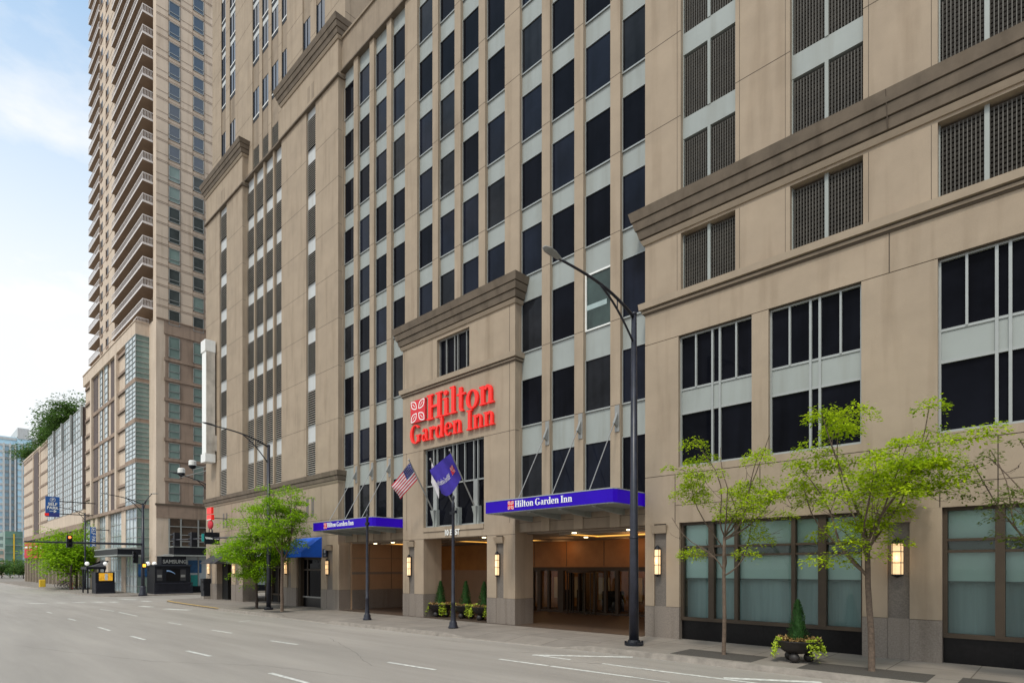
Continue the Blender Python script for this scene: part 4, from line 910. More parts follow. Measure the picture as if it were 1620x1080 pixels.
# short ornamental poles
def short_pole(label, px, py, pyt):
    x_, y_, z_ = gp(px, py); h = Zp(px - 3, pyt, y_) - z_
    t = thing('banner_pole', label, 'lamp post', (x_, y_, z_), 'short black ornamental poles')
    mb = MB(); mb.lathe((x_, y_, z_), [(.19, 0), (.19, .05), (.15, .12), (.15, .2), (.11, .27), (.1, .31), (.075, .9), (.085, .92), (.085, .98), (.07, 1.0), (.052, h - .5), (.06, h - .48), (.06, h - .28), (.035, h - .25), (.035, h - .18), (.06, h - .12), (.055, h - .05), (.01, h)], 12); mb.build('post', 'pole', t, smooth=True)
    for s_ in (-1, 1):
        mb = MB(); mb.tube([(x_, y_, z_ + h - .66), (x_ + s_ * .12, y_ - s_ * .1, z_ + h - .64)], .02, 6); mb.box(x_ + s_ * .2 - .1, x_ + s_ * .2 + .1, y_ - s_ * .12 - .05, y_ - s_ * .12 + .05, z_ + h - .70, z_ + h - .60); mb.build('spotlight', 'black', t)
short_pole('short black ornamental pole in front of the middle entrance planters', 717, 993, 783); short_pole('short black ornamental pole in front of the left driveway', 581, 980, 805)
# corner mast with signals
mx_, my_, mz_ = gp(226, 942); ms_ = Zp(226, 797, my_)
la = (mx_, Y(170, mx_), Zx(170, 781.5, mx_), .8); lb2 = (mx_ + 0, Y(240, mx_), Zx(240, 781, mx_), .8)
mast = street_lamp('black corner mast with two curved lamp arms and a long signal arm across the street', (mx_, my_, mz_), ms_, [la, lb2], .16, .09)
mb = MB(); mb.lathe((mx_, my_, mz_), [(.36, 0), (.36, .15), (.26, .3), (.24, .75), (.19, .9)], 12); mb.build('pedestal', 'pole', mast, smooth=True)
ax0 = Vector((mx_, my_, Zp(226, 860.5, my_))); ay = Y(38, mx_); az = Zx(38, 856, mx_)
mb = MB(); mb.tube([ax0, (mx_, ay, az)], [.11, .06], 8); mb.build('signal_arm', 'pole', mast)
sy_ = Y(109, mx_); signal('traffic_light', 'traffic light glowing orange red on the long arm over the street', (mx_ + .16, sy_, Zx(109, 856, mx_)), (1, 0), 'signal_red', group='traffic lights on black arms', h=1.0)
signal('traffic_light', 'dark traffic light low on the corner mast, left side', (mx_ - .1, my_ - .55, Zx(218, 881, mx_)), (.9, -.4), group='traffic lights on black arms')
t = thing('walk_signal', 'small pedestrian signal glowing amber on the corner mast', 'pedestrian signal', (mx_ + .25, my_, 2.2)); zc = Zx(226, 894, mx_)
mb = MB(); mb.box(mx_ + .2, mx_ + .45, my_ - .2, my_ + .2, zc - .22, zc + .22); mb.build('housing', 'black', t); mb = MB(); mb.box(mx_ + .451, mx_ + .458, my_ - .12, my_ + .12, zc - .13, zc + .13); mb.build('lens', 'signal_amber', t)
# lamp beyond the crossing with the parking sign
bx_ = -84.0; by_ = Y(134.5, bx_); street_lamp('tall black street lamp across the side street beside the blue parking sign', (bx_, by_, gz(bx_)), Zx(134.5, 812, bx_), [(bx_, Y(99, bx_), Zx(99, 803, bx_), .8)], .11, .07)
cx_ = -54.0; cy_ = Y(338, cx_); street_lamp('street lamp on the side street with its arm showing at the hotel corner', (cx_, cy_, gz(cx_)), Zx(338, 772, cx_), [(cx_, Y(284, cx_), Zx(284, 750, cx_), 1.0)], .11, .07)
# dome cameras at the corner
for px, py, lb in ((287, 747, 'lower white and black dome camera on the hotel corner'), (304.5, 735, 'upper white and black dome camera on the hotel corner')):
    yy = 16.9; x_ = X(px, yy); z_ = Zp(px, py, yy); t = thing('dome_camera', lb, 'camera', (x_, yy, z_), 'dome cameras at the corner')
    mb = MB(); mb.lathe((x_, yy, z_ - .05), [(.3, 0), (.3, .35), (.24, .42)], 12, 0); mb.build('housing', 'white_metal', t); mb = MB(); mb.ball((x_, yy, z_ - .06), .3, 0, 12, 8, (1, 1, 1)); mb.tube([(x_, yy, z_ - .3), (x_, yy, z_ - .5)], .04, 6); mb.build('dome', 'black', t)
    mb = MB(); mb.tube([(x_, yy, z_ - .42), (-49.73, yy + .3, z_ - .45)], .035, 6); mb.build('bracket', 'alu_mid', t)
# ------------------------------------------------------------------ planters
def conifer_planter(label, loc, s=1.0, flowers=True, seed=1):
    rnd = random.Random(seed); x_, y_, z_ = loc; t = thing('planter', label, 'planter', loc, 'black bowl planters with cone shrubs')
    mb = MB(); rb = .50 * s; prof = [(.12 * s, .20 * s), (.30 * s, .24 * s), (.44 * s, .36 * s), (rb, .50 * s), (rb + .02 * s, .52 * s), (rb - .03 * s, .52 * s), (rb - .05 * s, .46 * s), (.02, .46 * s)]
    mb.lathe((x_, y_, z_), prof, 28); mb.build('bowl', 'planter', t, smooth=True)
    for i in range(3):
        a_ = i * 2.09 + .55; mb = MB(); mb.ball((x_ + .25 * s * math.cos(a_), y_ + .25 * s * math.sin(a_), z_ + .12 * s), .12 * s, 0, 14, 10); mb.build('foot', 'planter', t, smooth=True)
    mb = MB(); hh = .98 * s; zb = z_ + .48 * s
    mb.tube([(x_, y_, zb - .05), (x_, y_, zb + hh * .7)], [.16 * s, .02], 8, 0)
    for i in range(1500):
        v = rnd.random() ** 1.25; a_ = rnd.uniform(0, 6.283); rr = (.255 * s) * (1 - v) ** .72 * (.86 + .2 * math.sin(a_ * 3 + v * 9)) + .012; rr *= rnd.uniform(.8, 1.08)
        c = Vector((x_ + rr * math.cos(a_), y_ + rr * math.sin(a_), zb + v * hh)); d = Vector((math.cos(a_) * .5, math.sin(a_) * .5, 1 + rnd.uniform(-.3, .3))).normalized(); sd = Vector((-math.sin(a_), math.cos(a_), rnd.uniform(-.5, .5))).normalized()
        l_ = rnd.uniform(.035, .07) * s; w_ = rnd.uniform(.010, .02) * s; mb.quad([c - sd * w_, c + sd * w_ * .6, c + d * l_ + sd * w_ * .3, c + d * l_ * .8 - sd * w_], 0)
    mb.build('cone_shrub', 'conifer', t)
    def clump(name, m, n, a0, a1, r0, r1, drop, ls):
        mb = MB()
        for i in range(n):
            a_ = rnd.uniform(a0, a1); rr = rnd.uniform(r0, r1) * s; zz = zb + rnd.uniform(-.0, .10) * s - max(0, rr - rb + .02) * 2.2 - (rnd.random() * drop if rr > rb - .03 * s else 0)
            c = Vector((x_ + rr * math.cos(a_), y_ + rr * math.sin(a_), zz)); d = Vector((rnd.uniform(-1, 1), rnd.uniform(-1, 1), rnd.uniform(-.4, .9))).normalized(); sd = d.cross(Vector((rnd.uniform(-1, 1), rnd.uniform(-1, 1), 1))).normalized(); l_ = rnd.uniform(.6, 1.2) * ls * s
            mb.quad([c, c + d * l_ * .5 + sd * l_ * .32, c + d * l_, c + d * l_ * .5 - sd * l_ * .32])
        mb.build(name, m, t)
    if flowers: clump('bedding_plants', 'coleus', 620, 0, 6.283, .18, .47, 0, .075)
    for i, ac in enumerate((3.85, 5.75, .55)): clump('trailing_plant', 'lime', 300, ac - .28, ac + .28, .42, .60, .17 * s if i < 2 else .1 * s, .055)
    return t
conifer_planter('bowl planter with cone shrub and coloured leaves in front of the teal shop window', gp(1262, 1046), .98, True, 3)
for px, py, lb in ((697, 975, 'left bowl planter with cone shrub in the middle entrance, beside the stone pier'), (737, 977.5, 'middle bowl planter with cone shrub in the middle entrance, behind the short pole'), (766, 980.5, 'right bowl planter with cone shrub half hidden by the second stone pier')):
    x_, y_, z_ = gp(px, py); conifer_planter(lb, (x_, y_, z_), 1.12, True, px)
# ------------------------------------------------------------------ trees
def tree(name, label, base, split, crown_c, crown_r, nlimb, nleaf, leaf, lm, seed, r0=.075, bark='bark', lean=(0, 0), group='street trees', sparse=.0, twigs=5, cl=.2, bare=False):
    """trunk to 'split' height, limbs reaching points inside the crown ellipsoid, leaves in clumps round the twig ends"""
    rnd = random.Random(seed); b = Vector(base); t = thing(name, label, 'tree', base, group); mb = MB(); cc = Vector(crown_c); ends = []
    top = Vector((b.x + lean[0], b.y + lean[1], b.z + split)); n = 6
    tr = [b.lerp(top, i / n) + Vector((math.sin(i * 1.3 + seed) * .018, math.cos(i * 1.7 + seed) * .018, 0)) * (0 < i < n) for i in range(n + 1)]
    mb.tube([b - Vector((0, 0, .05))] + tr[0:], [r0 * 1.35] + [r0 * (1.12 - .32 * i / n) for i in range(n + 1)], 9)
    def limb(p0, p1, ra, rb_, k=8, wig=.10):
        L_ = (p1 - p0).length; ps = []; off = Vector((rnd.uniform(-1, 1), rnd.uniform(-1, 1), rnd.uniform(-.4, .4))) * wig * L_; o2 = Vector((rnd.uniform(-1, 1), rnd.uniform(-1, 1), rnd.uniform(-1, 1))) * wig * .5 * L_
        for i in range(k + 1):
            s_ = i / k; ps.append(p0.lerp(p1, s_) + off * math.sin(math.pi * s_) + o2 * math.sin(2 * math.pi * s_) + Vector((0, 0, -.12 * L_ * math.sin(math.pi * s_) * .6)))
        mb.tube(ps, [ra + (rb_ - ra) * i / k for i in range(k + 1)], 6, cap=False); return ps
    def inside(fr_=1.0):
        while True:
            v = Vector((rnd.uniform(-1, 1), rnd.uniform(-1, 1), rnd.uniform(-1, 1)))
            if .35 < v.length < 1: return Vector((cc.x + v.x * crown_r[0] * fr_, cc.y + v.y * crown_r[1] * fr_, cc.z + v.z * crown_r[2] * fr_))
    for i in range(nlimb):
        a_ = 6.283 * (i + rnd.uniform(-.25, .25)) / nlimb; e = .25 + .6 * rnd.random() if i % 3 else .95
        hr = math.cos(math.asin(min(.99, abs(e - .3)))) * .8
        tgt = Vector((cc.x + crown_r[0] * hr * math.cos(a_), cc.y + crown_r[1] * hr * math.sin(a_), cc.z + crown_r[2] * (e * 1.6 - .9) * .95))
        st = tr[-1] if i % 3 == 0 else tr[-3].lerp(tr[-1], rnd.random()); r1 = r0 * rnd.uniform(.38, .58); ps = limb(st, tgt, r1, .008)
        ends.append((ps[-1], 1))
        for j in range(twigs):
            k_ = rnd.randint(2, 7); s0 = ps[k_]; d = Vector((rnd.uniform(-1, 1), rnd.uniform(-1, 1), rnd.uniform(-.35, .9))).normalized() * rnd.uniform(.35, .75) * (sum(crown_r) / 3) * .75
            d += (s0 - Vector((cc.x, cc.y, s0.z))) * .25
            p2 = limb(s0, s0 + d, r1 * .35 * (1 - k_ / 11), .005, 5, .1); ends.append((p2[-1], .8))
            for m_ in range(2):
                s1 = p2[rnd.randint(2, 4)]; d2 = Vector((rnd.uniform(-1, 1), rnd.uniform(-1, 1), rnd.uniform(-.4, .6))).normalized() * rnd.uniform(.2, .42) * (sum(crown_r) / 3) * .7
                p3 = limb(s1, s1 + d2, .007, .003, 3, .1); ends.append((p3[-1], .6))
    mb.build('trunk', bark, t, smooth=True)
    mb = MB(); per = max(1, int(nleaf / max(1, len(ends) * (1 - sparse))))
    for (e_, wgt) in ends:
        if rnd.random() < sparse or (bare and e_.z < cc.z - .42 * crown_r[2] and rnd.random() < .65): continue
        sc_ = rnd.uniform(.6, 1.35); nn = int(per * sc_ * (0.6 + wgt * .5)); cr = cl * sc_; ph = rnd.uniform(0, 6.28)
        for i in range(nn):
            a_ = rnd.uniform(0, 6.283); rr = cr * math.sqrt(rnd.random()) * 1.25; c = e_ + Vector((rr * math.cos(a_), rr * math.sin(a_), rnd.gauss(0, .22) * cr - .4 * rr * rr / cr))
            dv = Vector((math.cos(a_ + rnd.uniform(-.9, .9)), math.sin(a_ + rnd.uniform(-.9, .9)), rnd.uniform(-.75, .25))).normalized()
            sd = dv.cross(Vector((rnd.uniform(-.5, .5), rnd.uniform(-.5, .5), 1))).normalized(); l_ = leaf * rnd.uniform(.6, 1.35)
            mb.quad([c, c + dv * l_ * .45 + sd * l_ * .27, c + dv * l_, c + dv * l_ * .45 - sd * l_ * .27])
    mb.build('crown', lm, t); return t
x_, y_, z_ = gp(1379, 1061)
tree('street_tree', 'bright green young tree with forked trunk between the bowl planter and the largest pier lamp', (x_, y_, z_), 2.75, (x_ - .10, y_, 4.55), (1.85, 1.4, 1.7), 9, 30000, .078, 'leaf', 12, .062, 'bark', (-.08, 0), sparse=.16, twigs=6, cl=.27, bare=True)
x_, y_, z_ = gp(1145, 1035)
tree('street_tree', 'thin sparse young tree in front of the left teal shop window', (x_, y_, z_), 3.0, (x_ + .05, y_, 4.35), (1.75, 1.25, 1.8), 9, 15000, .068, 'leaf', 24, .048, 'bark', (.02, 0), sparse=.38, twigs=4, cl=.23, bare=True)
tree('street_tree', 'nearly bare olive coloured tree cut off by the right edge', (-.15, 14.4, 0), 2.4, (-.55, 14.5, 3.75), (1.2, 1.1, 1.3), 8, 4200, .07, 'leaf_olive', 5, .045, 'bark', (-.1, 0), sparse=.4, twigs=5, cl=.15)
x_, y_, z_ = gp(446, 967)
tree('street_tree', 'leafy tree just right of the tall lamp, left of the blue awning', (x_, y_, z_), 3.5, (x_ + .0, y_, 5.6), (1.85, 1.5, 1.45), 12, 17000, .115, 'leaf_green', 31, .08, 'bark', (.03, 0), sparse=.2, twigs=6, cl=.26)
x_, y_, z_ = gp(406, 962)
tree('street_tree', 'dense leafy tree left of the tall lamp in front of the restaurant', (x_, y_, z_), 2.2, (x_ - .15, y_ + .1, 4.35), (1.95, 1.6, 2.15), 13, 26000, .12, 'leaf_green', 42, .075, 'bark_dark', (-.03, 0), sparse=.12, twigs=7, cl=.36)
# trees across the side street
x_, y_, z_ = gp(126, 928)
tree('street_tree', 'round green tree behind the bicycles across the side street', (X(112, 13.4), 13.4, gz(-70)), 2.6, (X(94, 13.4) , 13.4, Zp(94, 860, 13.4)), (3.1, 2.4, 2.1), 13, 11000, .32, 'leaf_green', 77, .14, 'bark_dark', sparse=0, twigs=7, cl=1.05)
tree('street_tree', 'slim dark trunked tree beside the round tree across the side street', (X(121, 14.2), 14.2, gz(-70)), 2.8, (X(117, 14.2), 14.2, Zp(117, 858, 14.2)), (3.2, 2.2, 2.8), 8, 4200, .32, 'leaf_green', 78, .12, 'bark_dark', sparse=.1, twigs=6, cl=.8)
# ------------------------------------------------------------------ apartment tower across the side street
ap = thing('apartment_tower', 'tall tan apartment tower with stacked white railed balconies on a brown stone podium', 'building', (-70, 20, 0))
Xb = -67.59; y2 = 17.16; Xt = X(247, 17.16); yb = 16.0; ZPT = q(1.069, yb); ZF = q(1.0132, yb); ZBL = q(.277, yb)
mb = MB(); TZ = 82.0
mb.box(-88, Xt, y2 + 2.2, 40, ZPT, TZ, 0); mb.box(-66.2, Xt, y2, y2 + 2.2, ZPT, TZ, 0)                       # core and corner fin
xa_, xb_ = X(158, 16.6), X(181.5, 16.6); mb.box(xa_, xb_, 16.6, y2 + 2.2, ZPT, TZ, 0)
fl_ = 2.09; z = 26.6; k_ = 0
while z < TZ:                                               # joint lines of the right face and piers
    for dz in (0, .14): mb.box(Xt, Xt + .02, y2, 40, 28.12 + k_ * 2.063 + dz, 28.15 + k_ * 2.063 + dz, 1)
    mb.box(Xt, Xt + .02, y2, 40, 26.85 + k_ * 2.063, 26.88 + k_ * 2.063, 1); mb.box(xa_, xb_, 16.58, 16.6, z + 1.95, z + 2.0, 1); z += fl_; k_ += 1
for px in (266, 285.2, 304.8, 322.8): mb.box(Xt, Xt + .02, Y(px, Xt), Y(px, Xt) + .03, ZPT, TZ, 1)
mb.build('tower_wall', ['tower', 'tower_brown'], ap)
def side_window(parent, y0, y1, z0, z1, x, glass, fr_='alu', bar=.28):
    mb = MB(); mb.quad([(x + .04, y0, z0), (x + .04, y1, z0), (x + .04, y1, z1), (x + .04, y0, z1)], 0); e_ = .06
    for a, b, c, d in ((y0, y1, z0, z0 + e_), (y0, y1, z1 - e_, z1), (y0, y0 + e_, z0, z1), (y1 - e_, y1, z0, z1), (y0, y1, z0 + (z1 - z0) * bar - .03, z0 + (z1 - z0) * bar + .03)): mb.box(x, x + .08, a, b, c, d, 1)
    return mb.build('window', [glass, fr_], parent)
rnd = random.Random(9); WY = [(Y(266.7, Xt), Y(284.5, Xt)), (Y(305.5, Xt), Y(322, Xt))]
for k_ in range(18):
    zt_ = 28.05 + k_ * 2.063
    for y0, y1 in WY: side_window(ap, y0, y1, zt_ - 1.5, zt_, Xt, 'glass_blue' if k_ > 7 else ('glass_mid' if rnd.random() < .7 else 'glass_green'))
zt_ = [25.4] + [22.75 - 2.0 * i for i in range(7)]
for i, v in enumerate(zt_):
    hgt = 2.15 if i == 0 else (1.55 if i < 7 else 1.9)
    for y0, y1 in WY: side_window(ap, y0, y1, max(v - hgt, ZBL + .2), v, Xt, 'glass_green', 'alu', .45)
# small windows on the projecting front wall
for k_ in range(22):
    for pa, pb in ((159.8, 162.8), (168.5, 171.8)):
        a, b = X(pa, 16.6), X(pb, 16.6); z0 = 28.2 + k_ * 2.11; mb = MB(); mb.quad([(a, 16.59, z0), (b, 16.59, z0), (b, 16.59, z0 + 1.25), (a, 16.59, z0 + 1.25)], 0); mb.box(a, b, 16.52, 16.6, z0 - .05, z0 + .22, 1); mb.box(a - .05, a, 16.52, 16.6, z0, z0 + 1.25, 1); mb.build('window', ['glass_dark', 'tower_brown'], ap)
# balconies
def balcony(x0, x1, yfr, ybk, z, left_side):
    mb = MB(); mb.box(x0, x1, yfr, ybk, z, z + .16, 0); b_ = mb.build('balcony', 'soffit', ap)
    mb = MB(); mb.box(x0 - .0, x1, yfr - .03, yfr, z - .02, z + .18, 0); mb.box(x1, x1 + .03, yfr - .03, ybk, z - .02, z + .18, 0)
    mb.box(x0, x1, yfr, yfr + .05, z + .78, z + .86); mb.box(x1 - .05, x1, yfr + .05, ybk, z + .78, z + .86)
    n = int((x1 - x0) / .3)
    for i in range(n + 1): xx = x0 + (x1 - x0 - .04) * i / n; mb.box(xx, xx + .035, yfr + .005, yfr + .035, z + .18, z + .78)
    n = int((ybk - yfr) / .13)
    for i in range(1, n): yy = yfr + (ybk - yfr) * i / n; mb.box(x1 - .04, x1 - .01, yy, yy + .03, z + .18, z + .78)
    mb.build('railing', 'rail', b_)
for k_ in range(20): balcony(xb_ + .02, X(225.5, 16.3), 16.3, y2 + .6, 28.1 + k_ * fl_, False)
for k_ in range(24): balcony(X(140, 16.5), xa_ - .02, 16.5, y2 + .8, 28.75 - .3 + k_ * 2.11, True)
mb = MB()
for k_ in range(25):
    z = 28.3 + k_ * fl_; mb.box(-74.5, -67.2, y2 + 2.12, y2 + 2.2, z, z + 1.6, 0); mb.box(-87.5, -84.2, y2 + 2.12, y2 + 2.2, z, z + 1.6, 0)
    for xx in (-72.2, -69.7): mb.box(xx, xx + .15, y2 + .5, y2 + 2.1, z - .1, z + 1.95, 1)
mb.build('balcony_door', ['glass_dark', 'tower'], ap)
mb = MB()
for k_ in range(1): mb.box(-69, -67.62, 16.1, 16.15, ZPT + .45, ZPT + .52); mb.box(-67.66, -67.6, 16.1, y2, ZPT + .45, ZPT + .52)
for i in range(9): mb.box(-67.65, -67.62, 16.15 + i * .12, 16.18 + i * .12, ZPT, ZPT + .45)
mb.build('terrace_railing', 'rail', ap)
# podium
Xp0 = X(132, yb); Xp1 = X(199, yb); mb = MB()
mb.box(Xp0, Xp1, yb + .25, 40, ZBL, ZF, 1); mb.box(Xp1, Xb - .05, yb + .6, 40, ZBL, ZF, 1); mb.box(Xb - .05, Xt, y2, 40, -1, ZPT, 0)   # corner
mb.box(Xp0, Xb, yb - .05, y2, ZF, ZPT, 1); mb.box(Xp0, Xb, y2, 40, ZF, ZPT, 1); mb.box(Xp0, Xb + .05, yb - .12, y2 + .02, ZPT, ZPT + .12, 1)
mb.box(Xt, Xt + .06, y2 + .7, 40, ZF - .1, ZPT, 2); mb.box(Xt, Xt + .12, y2, 40, ZPT, ZPT + .1, 2)
for v in [z + .5 for z in zt_]: mb.box(Xt, Xt + .07, y2 + .7, 40, v - .35, v - .05, 2); mb.box(Xt, Xt + .075, y2 + .7, 40, v - .37, v - .35, 3)
mb.box(Xt, Xt + .015, y2 + .8, 40, ZBL, ZF - .1, 4)
mb.box(Xp0, Xb + .1, yb - .15, y2, ZBL - .35, ZBL, 2); mb.box(Xt, Xt + .15, y2 - .1, 40, ZBL - .2, ZBL, 3); mb.box(Xt, Xt + .1, y2, 40, ZBL - 1.4, ZBL - .2, 2)
for pa, pb in ((182, 184.5), (143, 145)): mb.box(X(pa, yb), X(pb, yb), yb - .05, yb + .25, ZBL, ZF, 1)
for v in (.827, .652, .4775): mb.box(Xp1 - .1, Xb + .02, yb - .06, y2 + .0, q(v, yb) - .45, q(v, yb), 2); mb.box(X(145, yb), X(182, yb), yb + .1, yb + .3, q(v, yb) - .4, q(v, yb), 2)
for i in range(9):
    v = q(1.0 - .0875 * i, yb)
    for pa, pb in ((184.5, 198), (133, 143)): mb.box(X(pa, yb), X(pb, yb), yb + .1, yb + .25, v - .3, v, 2); mb.box(X(pa, yb), X(pb, yb), yb + .08, yb + .24, v - .36, v - .3, 3)
mb.build('podium_wall', ['tower', 'tower', 'tower_brown', 'joint', 'tower_brown'], ap)
mb = MB()
for pa, pb in ((172, 179), (144.8, 151.5)): mb.box(X(pa, yb), X(pb, yb), yb + .2, yb + .26, ZBL, ZF, 0)
mb.build('dark_strip', 'tower_dark', ap)
def glassgrid(name, x0, x1, z0, z1, y, nx, nz, parent, g='glass_pale', f='alu', t=.06):
    mb = MB(); mb.quad([(x0, y, z0), (x1, y, z0), (x1, y, z1), (x0, y, z1)], 0)
    for i in range(nx + 1): xx = x0 + (x1 - x0) * i / nx; mb.box(xx - t / 2, xx + t / 2, y - .05, y, z0, z1, 1)
    for i in range(nz + 1): zz = z0 + (z1 - z0) * i / nz; mb.box(x0, x1, y - .055, y, zz - t / 2, zz + t / 2, 1)
    return mb.build(name, [g, f], parent)
bands = [1.0132, .827, .652, .4775, .277]
for i in range(4):
    z1, z0 = q(bands[i], yb) - (.45 if i else 0), q(bands[i + 1], yb)
    glassgrid('glazed_bay', Xp1, Xb, z0, z1, yb, 3, 8, ap)
    mb = MB(); mb.quad([(Xb, yb, z0), (Xb, y2, z0), (Xb, y2, z1), (Xb, yb, z1)], 0)
    for j in range(9): zz = z0 + (z1 - z0) * j / 8; mb.box(Xb, Xb + .05, yb, y2, zz - .035, zz + .035, 1)
    mb.build('glazed_bay', ['glass_green', 'alu'], ap)
for pa, pb in ((155.8, 159.2), (163, 167.7)): glassgrid('glazed_strip', X(pa, yb), X(pb, yb), ZBL, ZF, yb + .18, 1, 22, ap, t=.1)
# ground floor of the tower
gb = -.6
mb = MB()
for pa, pb in ((143, 147), (150, 154), (166.7, 171), (192, 198.5)): mb.box(X(pa, yb), X(pb, yb), yb, yb + .6, gb, ZBL - .35, 0)
mb.box(Xt, Xt + .04, y2, y2 + 1.1, gb, ZBL - 1.4, 0); mb.build('street_pier', 'tower', ap)
zg = ZBL - .35
glassgrid('street_glazing', Xp0, X(150, yb), gb, zg, yb + .3, 6, 6, ap, 'glass_pale'); glassgrid('street_glazing', X(154, yb), X(166.7, yb), gb, zg, yb + .3, 4, 7, ap, 'glass_pale'); glassgrid('street_glazing', X(171, yb), X(192, yb), gb, zg, yb + .3, 5, 7, ap, 'glass_pale')
glassgrid('street_glazing', X(198.5, yb), Xb, gb, zg, yb + .1, 3, 9, ap, 'glass_pale')
mb = MB(); mb.quad([(Xb, yb + .1, gb), (Xb, y2, gb), (Xb, y2, zg), (Xb, yb + .1, zg)], 0)
for j in range(10): zz = gb + (zg - gb) * j / 9; mb.box(Xb, Xb + .05, yb + .1, y2, zz - .03, zz + .03, 1)
mb.box(Xb + .01, Xb + .05, yb + .2, y2 - .1, 1.3, 2.6, 2); mb.build('street_glazing', ['glass_green', 'alu', 'poster_blue'], ap)
yw0, yw1 = Y(267, Xt), 32.0; mb = MB(); xf = Xt + .12; zu = ZBL - 1.45; zmq = Zx(290, 866, Xt); zlo = Zx(290, 880, Xt)
mb.quad([(xf, yw0, zmq), (xf, yw1, zmq), (xf, yw1, zu), (xf, yw0, zu)], 0); mb.quad([(xf, yw0, gb + .9), (xf, yw1, gb + .9), (xf, yw1, zlo), (xf, yw0, zlo)], 2)
for px in (267, 285.5, 313, 330): yy = Y(px, Xt); mb.box(xf, xf + .08, yy - .06, yy + .06, gb, zu, 1)
for py in (833, 846, 856): zz = Zx(290, py, Xt); mb.box(xf, xf + .07, yw0, yw1, zz - .04, zz + .04, 1)
mb.box(xf, xf + .1, yw0, yw1, gb, gb + .95, 3); mb.build('side_shopfront', ['shop_brown', 'alu', 'glass_pale', 'black'], ap)
mb = MB(); yy0, yy1 = Y(301, Xt), Y(312, Xt); mb.box(xf + .01, xf + .05, yy0, yy1, .2, 1.5); mb.build('poster', 'teal', ap)
mb = MB(); mb.box(xf + .01, xf + .05, Y(297, Xt), Y(318, Xt), 1.7, 3.0); mb.build('poster', 'poster_blue', ap)
mb = MB(); mb.box(Xt, Xt + 1.6, yw0, yw1, zlo + .15, zmq, 0); mb.box(Xt, Xt + 1.65, yw0 - .04, yw1, zmq, zmq + .1, 1); mb.box(Xt, Xt + 1.65, yw0 - .04, yw1, zlo + .02, zlo + .15, 1); mb.build('side_marquee', ['black', 'spandrel'], ap)
mb = MB(); a_, b_ = X(150, 14.2), X(186, 14.2); zq0, zq1 = Zp(165, 878, 14.2), Zp(165, 869.5, 14.2); mb.box(a_, b_, 14.2, 16.2, zq0, zq1, 0); mb.box(a_ - .05, b_ + .05, 14.15, 16.2, zq1, zq1 + .12, 1); mb.box(a_ - .05, b_ + .05, 14.15, 16.2, zq0 - .12, zq0, 1); mb.build('front_marquee', ['black', 'spandrel'], ap)
# ------------------------------------------------------------------ parking garage further on
pg = thing('parking_garage', 'long low garage with gridded glass bays and trees on its roof', 'building', (-110, 18, 0))
gx0, gx1 = X(38, yb), Xp0 - .05; xm = X(75.5, yb); ZG_ = q(.90, yb); zbt = q(.255, yb)
mb = MB(); mb.box(gx0, gx1, yb + .5, 45, -1, ZG_ - .6, 0); mb.box(gx0, xm, yb, yb + .5, zbt, ZG_ - .3, 0); mb.box(gx0, gx1, yb - .1, yb + .5, zbt - .8, zbt, 1); mb.box(gx0, xm, yb - .1, 45, ZG_ - .3, ZG_, 0)
mb.box(xm, gx1, yb, yb + .5, zbt, q(.33, yb), 0)
for i in range(8):
    v = zbt + 1.6 + i * 2.05
    if v < ZG_ - .8: mb.box(gx0 - .05, xm, yb - .08, yb, v, v + .35, 1)
for px in (64, 53): mb.box(X(px, yb) - .2, X(px, yb) + .2, yb - .12, yb, zbt, ZG_, 0)
mb.build('wall', ['tower', 'tower_brown'], pg)
mb = MB(); mb.box(X(54.5, yb), X(61.5, yb), yb - .09, yb + .02, zbt, ZG_ - .6); mb.build('dark_strip', 'tower_dark', pg)
for pa, pb in ((76, 86.3), (88.2, 99.3), (101.2, 113.8), (116.2, 130.6)):
    xa_, xb2 = X(pa, yb), X(pb, yb); glassgrid('glass_bay', xa_, xb2, q(.33, yb), q(.905, yb), yb, 4, 15, pg, t=.12)
    mb = MB(); mb.box(xb2 + .1, min(X(pb + 1.7, yb), gx1), yb - .05, yb + .3, q(.33, yb), q(.905, yb), 0); mb.box(xb2 + .3, xb2 + .7, yb - .3, yb - .1, q(.74, yb), q(.91, yb), 1); mb.build('downpipe', ['tower_dark', 'alu'], pg)
mb = MB()
for i in range(16): xx = gx0 + 1 + i * (gx1 - gx0 - 1) / 16; mb.box(xx, xx + .7, yb + .0, yb + .5, -1, zbt - .8, 0)
mb.quad([(gx0, yb + .45, -1), (gx1, yb + .45, -1), (gx1, yb + .45, zbt - .8), (gx0, yb + .45, zbt - .8)], 1); mb.build('street_bay', ['stone_shade', 'glass_pale'], pg)
for i, px in enumerate((38.5, 45, 53, 62)):
    a_, b_ = X(px, yb - .3), X(px + (6 if i < 3 else 6.5), yb - .3)
    t = thing('red_banner', f'red banner hung on the far garage, {["farthest left", "second from left", "third from left", "nearest and rightmost"][i]} of four', 'banner', ((a_ + b_) / 2, yb - .3, 4), 'red banners on the garage')
    mb = MB(); z0_, z1_ = Zp(px + 3, 882, yb - .3), Zp(px + 3, 857, yb - .3); mb.box(a_, b_, yb - .3, yb - .22, z0_, z1_); mb.build('cloth', 'banner_red', t)
    mb = MB(); mb.box(a_ + .8, b_ - .8, yb - .315, yb - .305, z0_ + (z1_ - z0_) * .6, z0_ + (z1_ - z0_) * .72); mb.build('stripe', 'white', t)
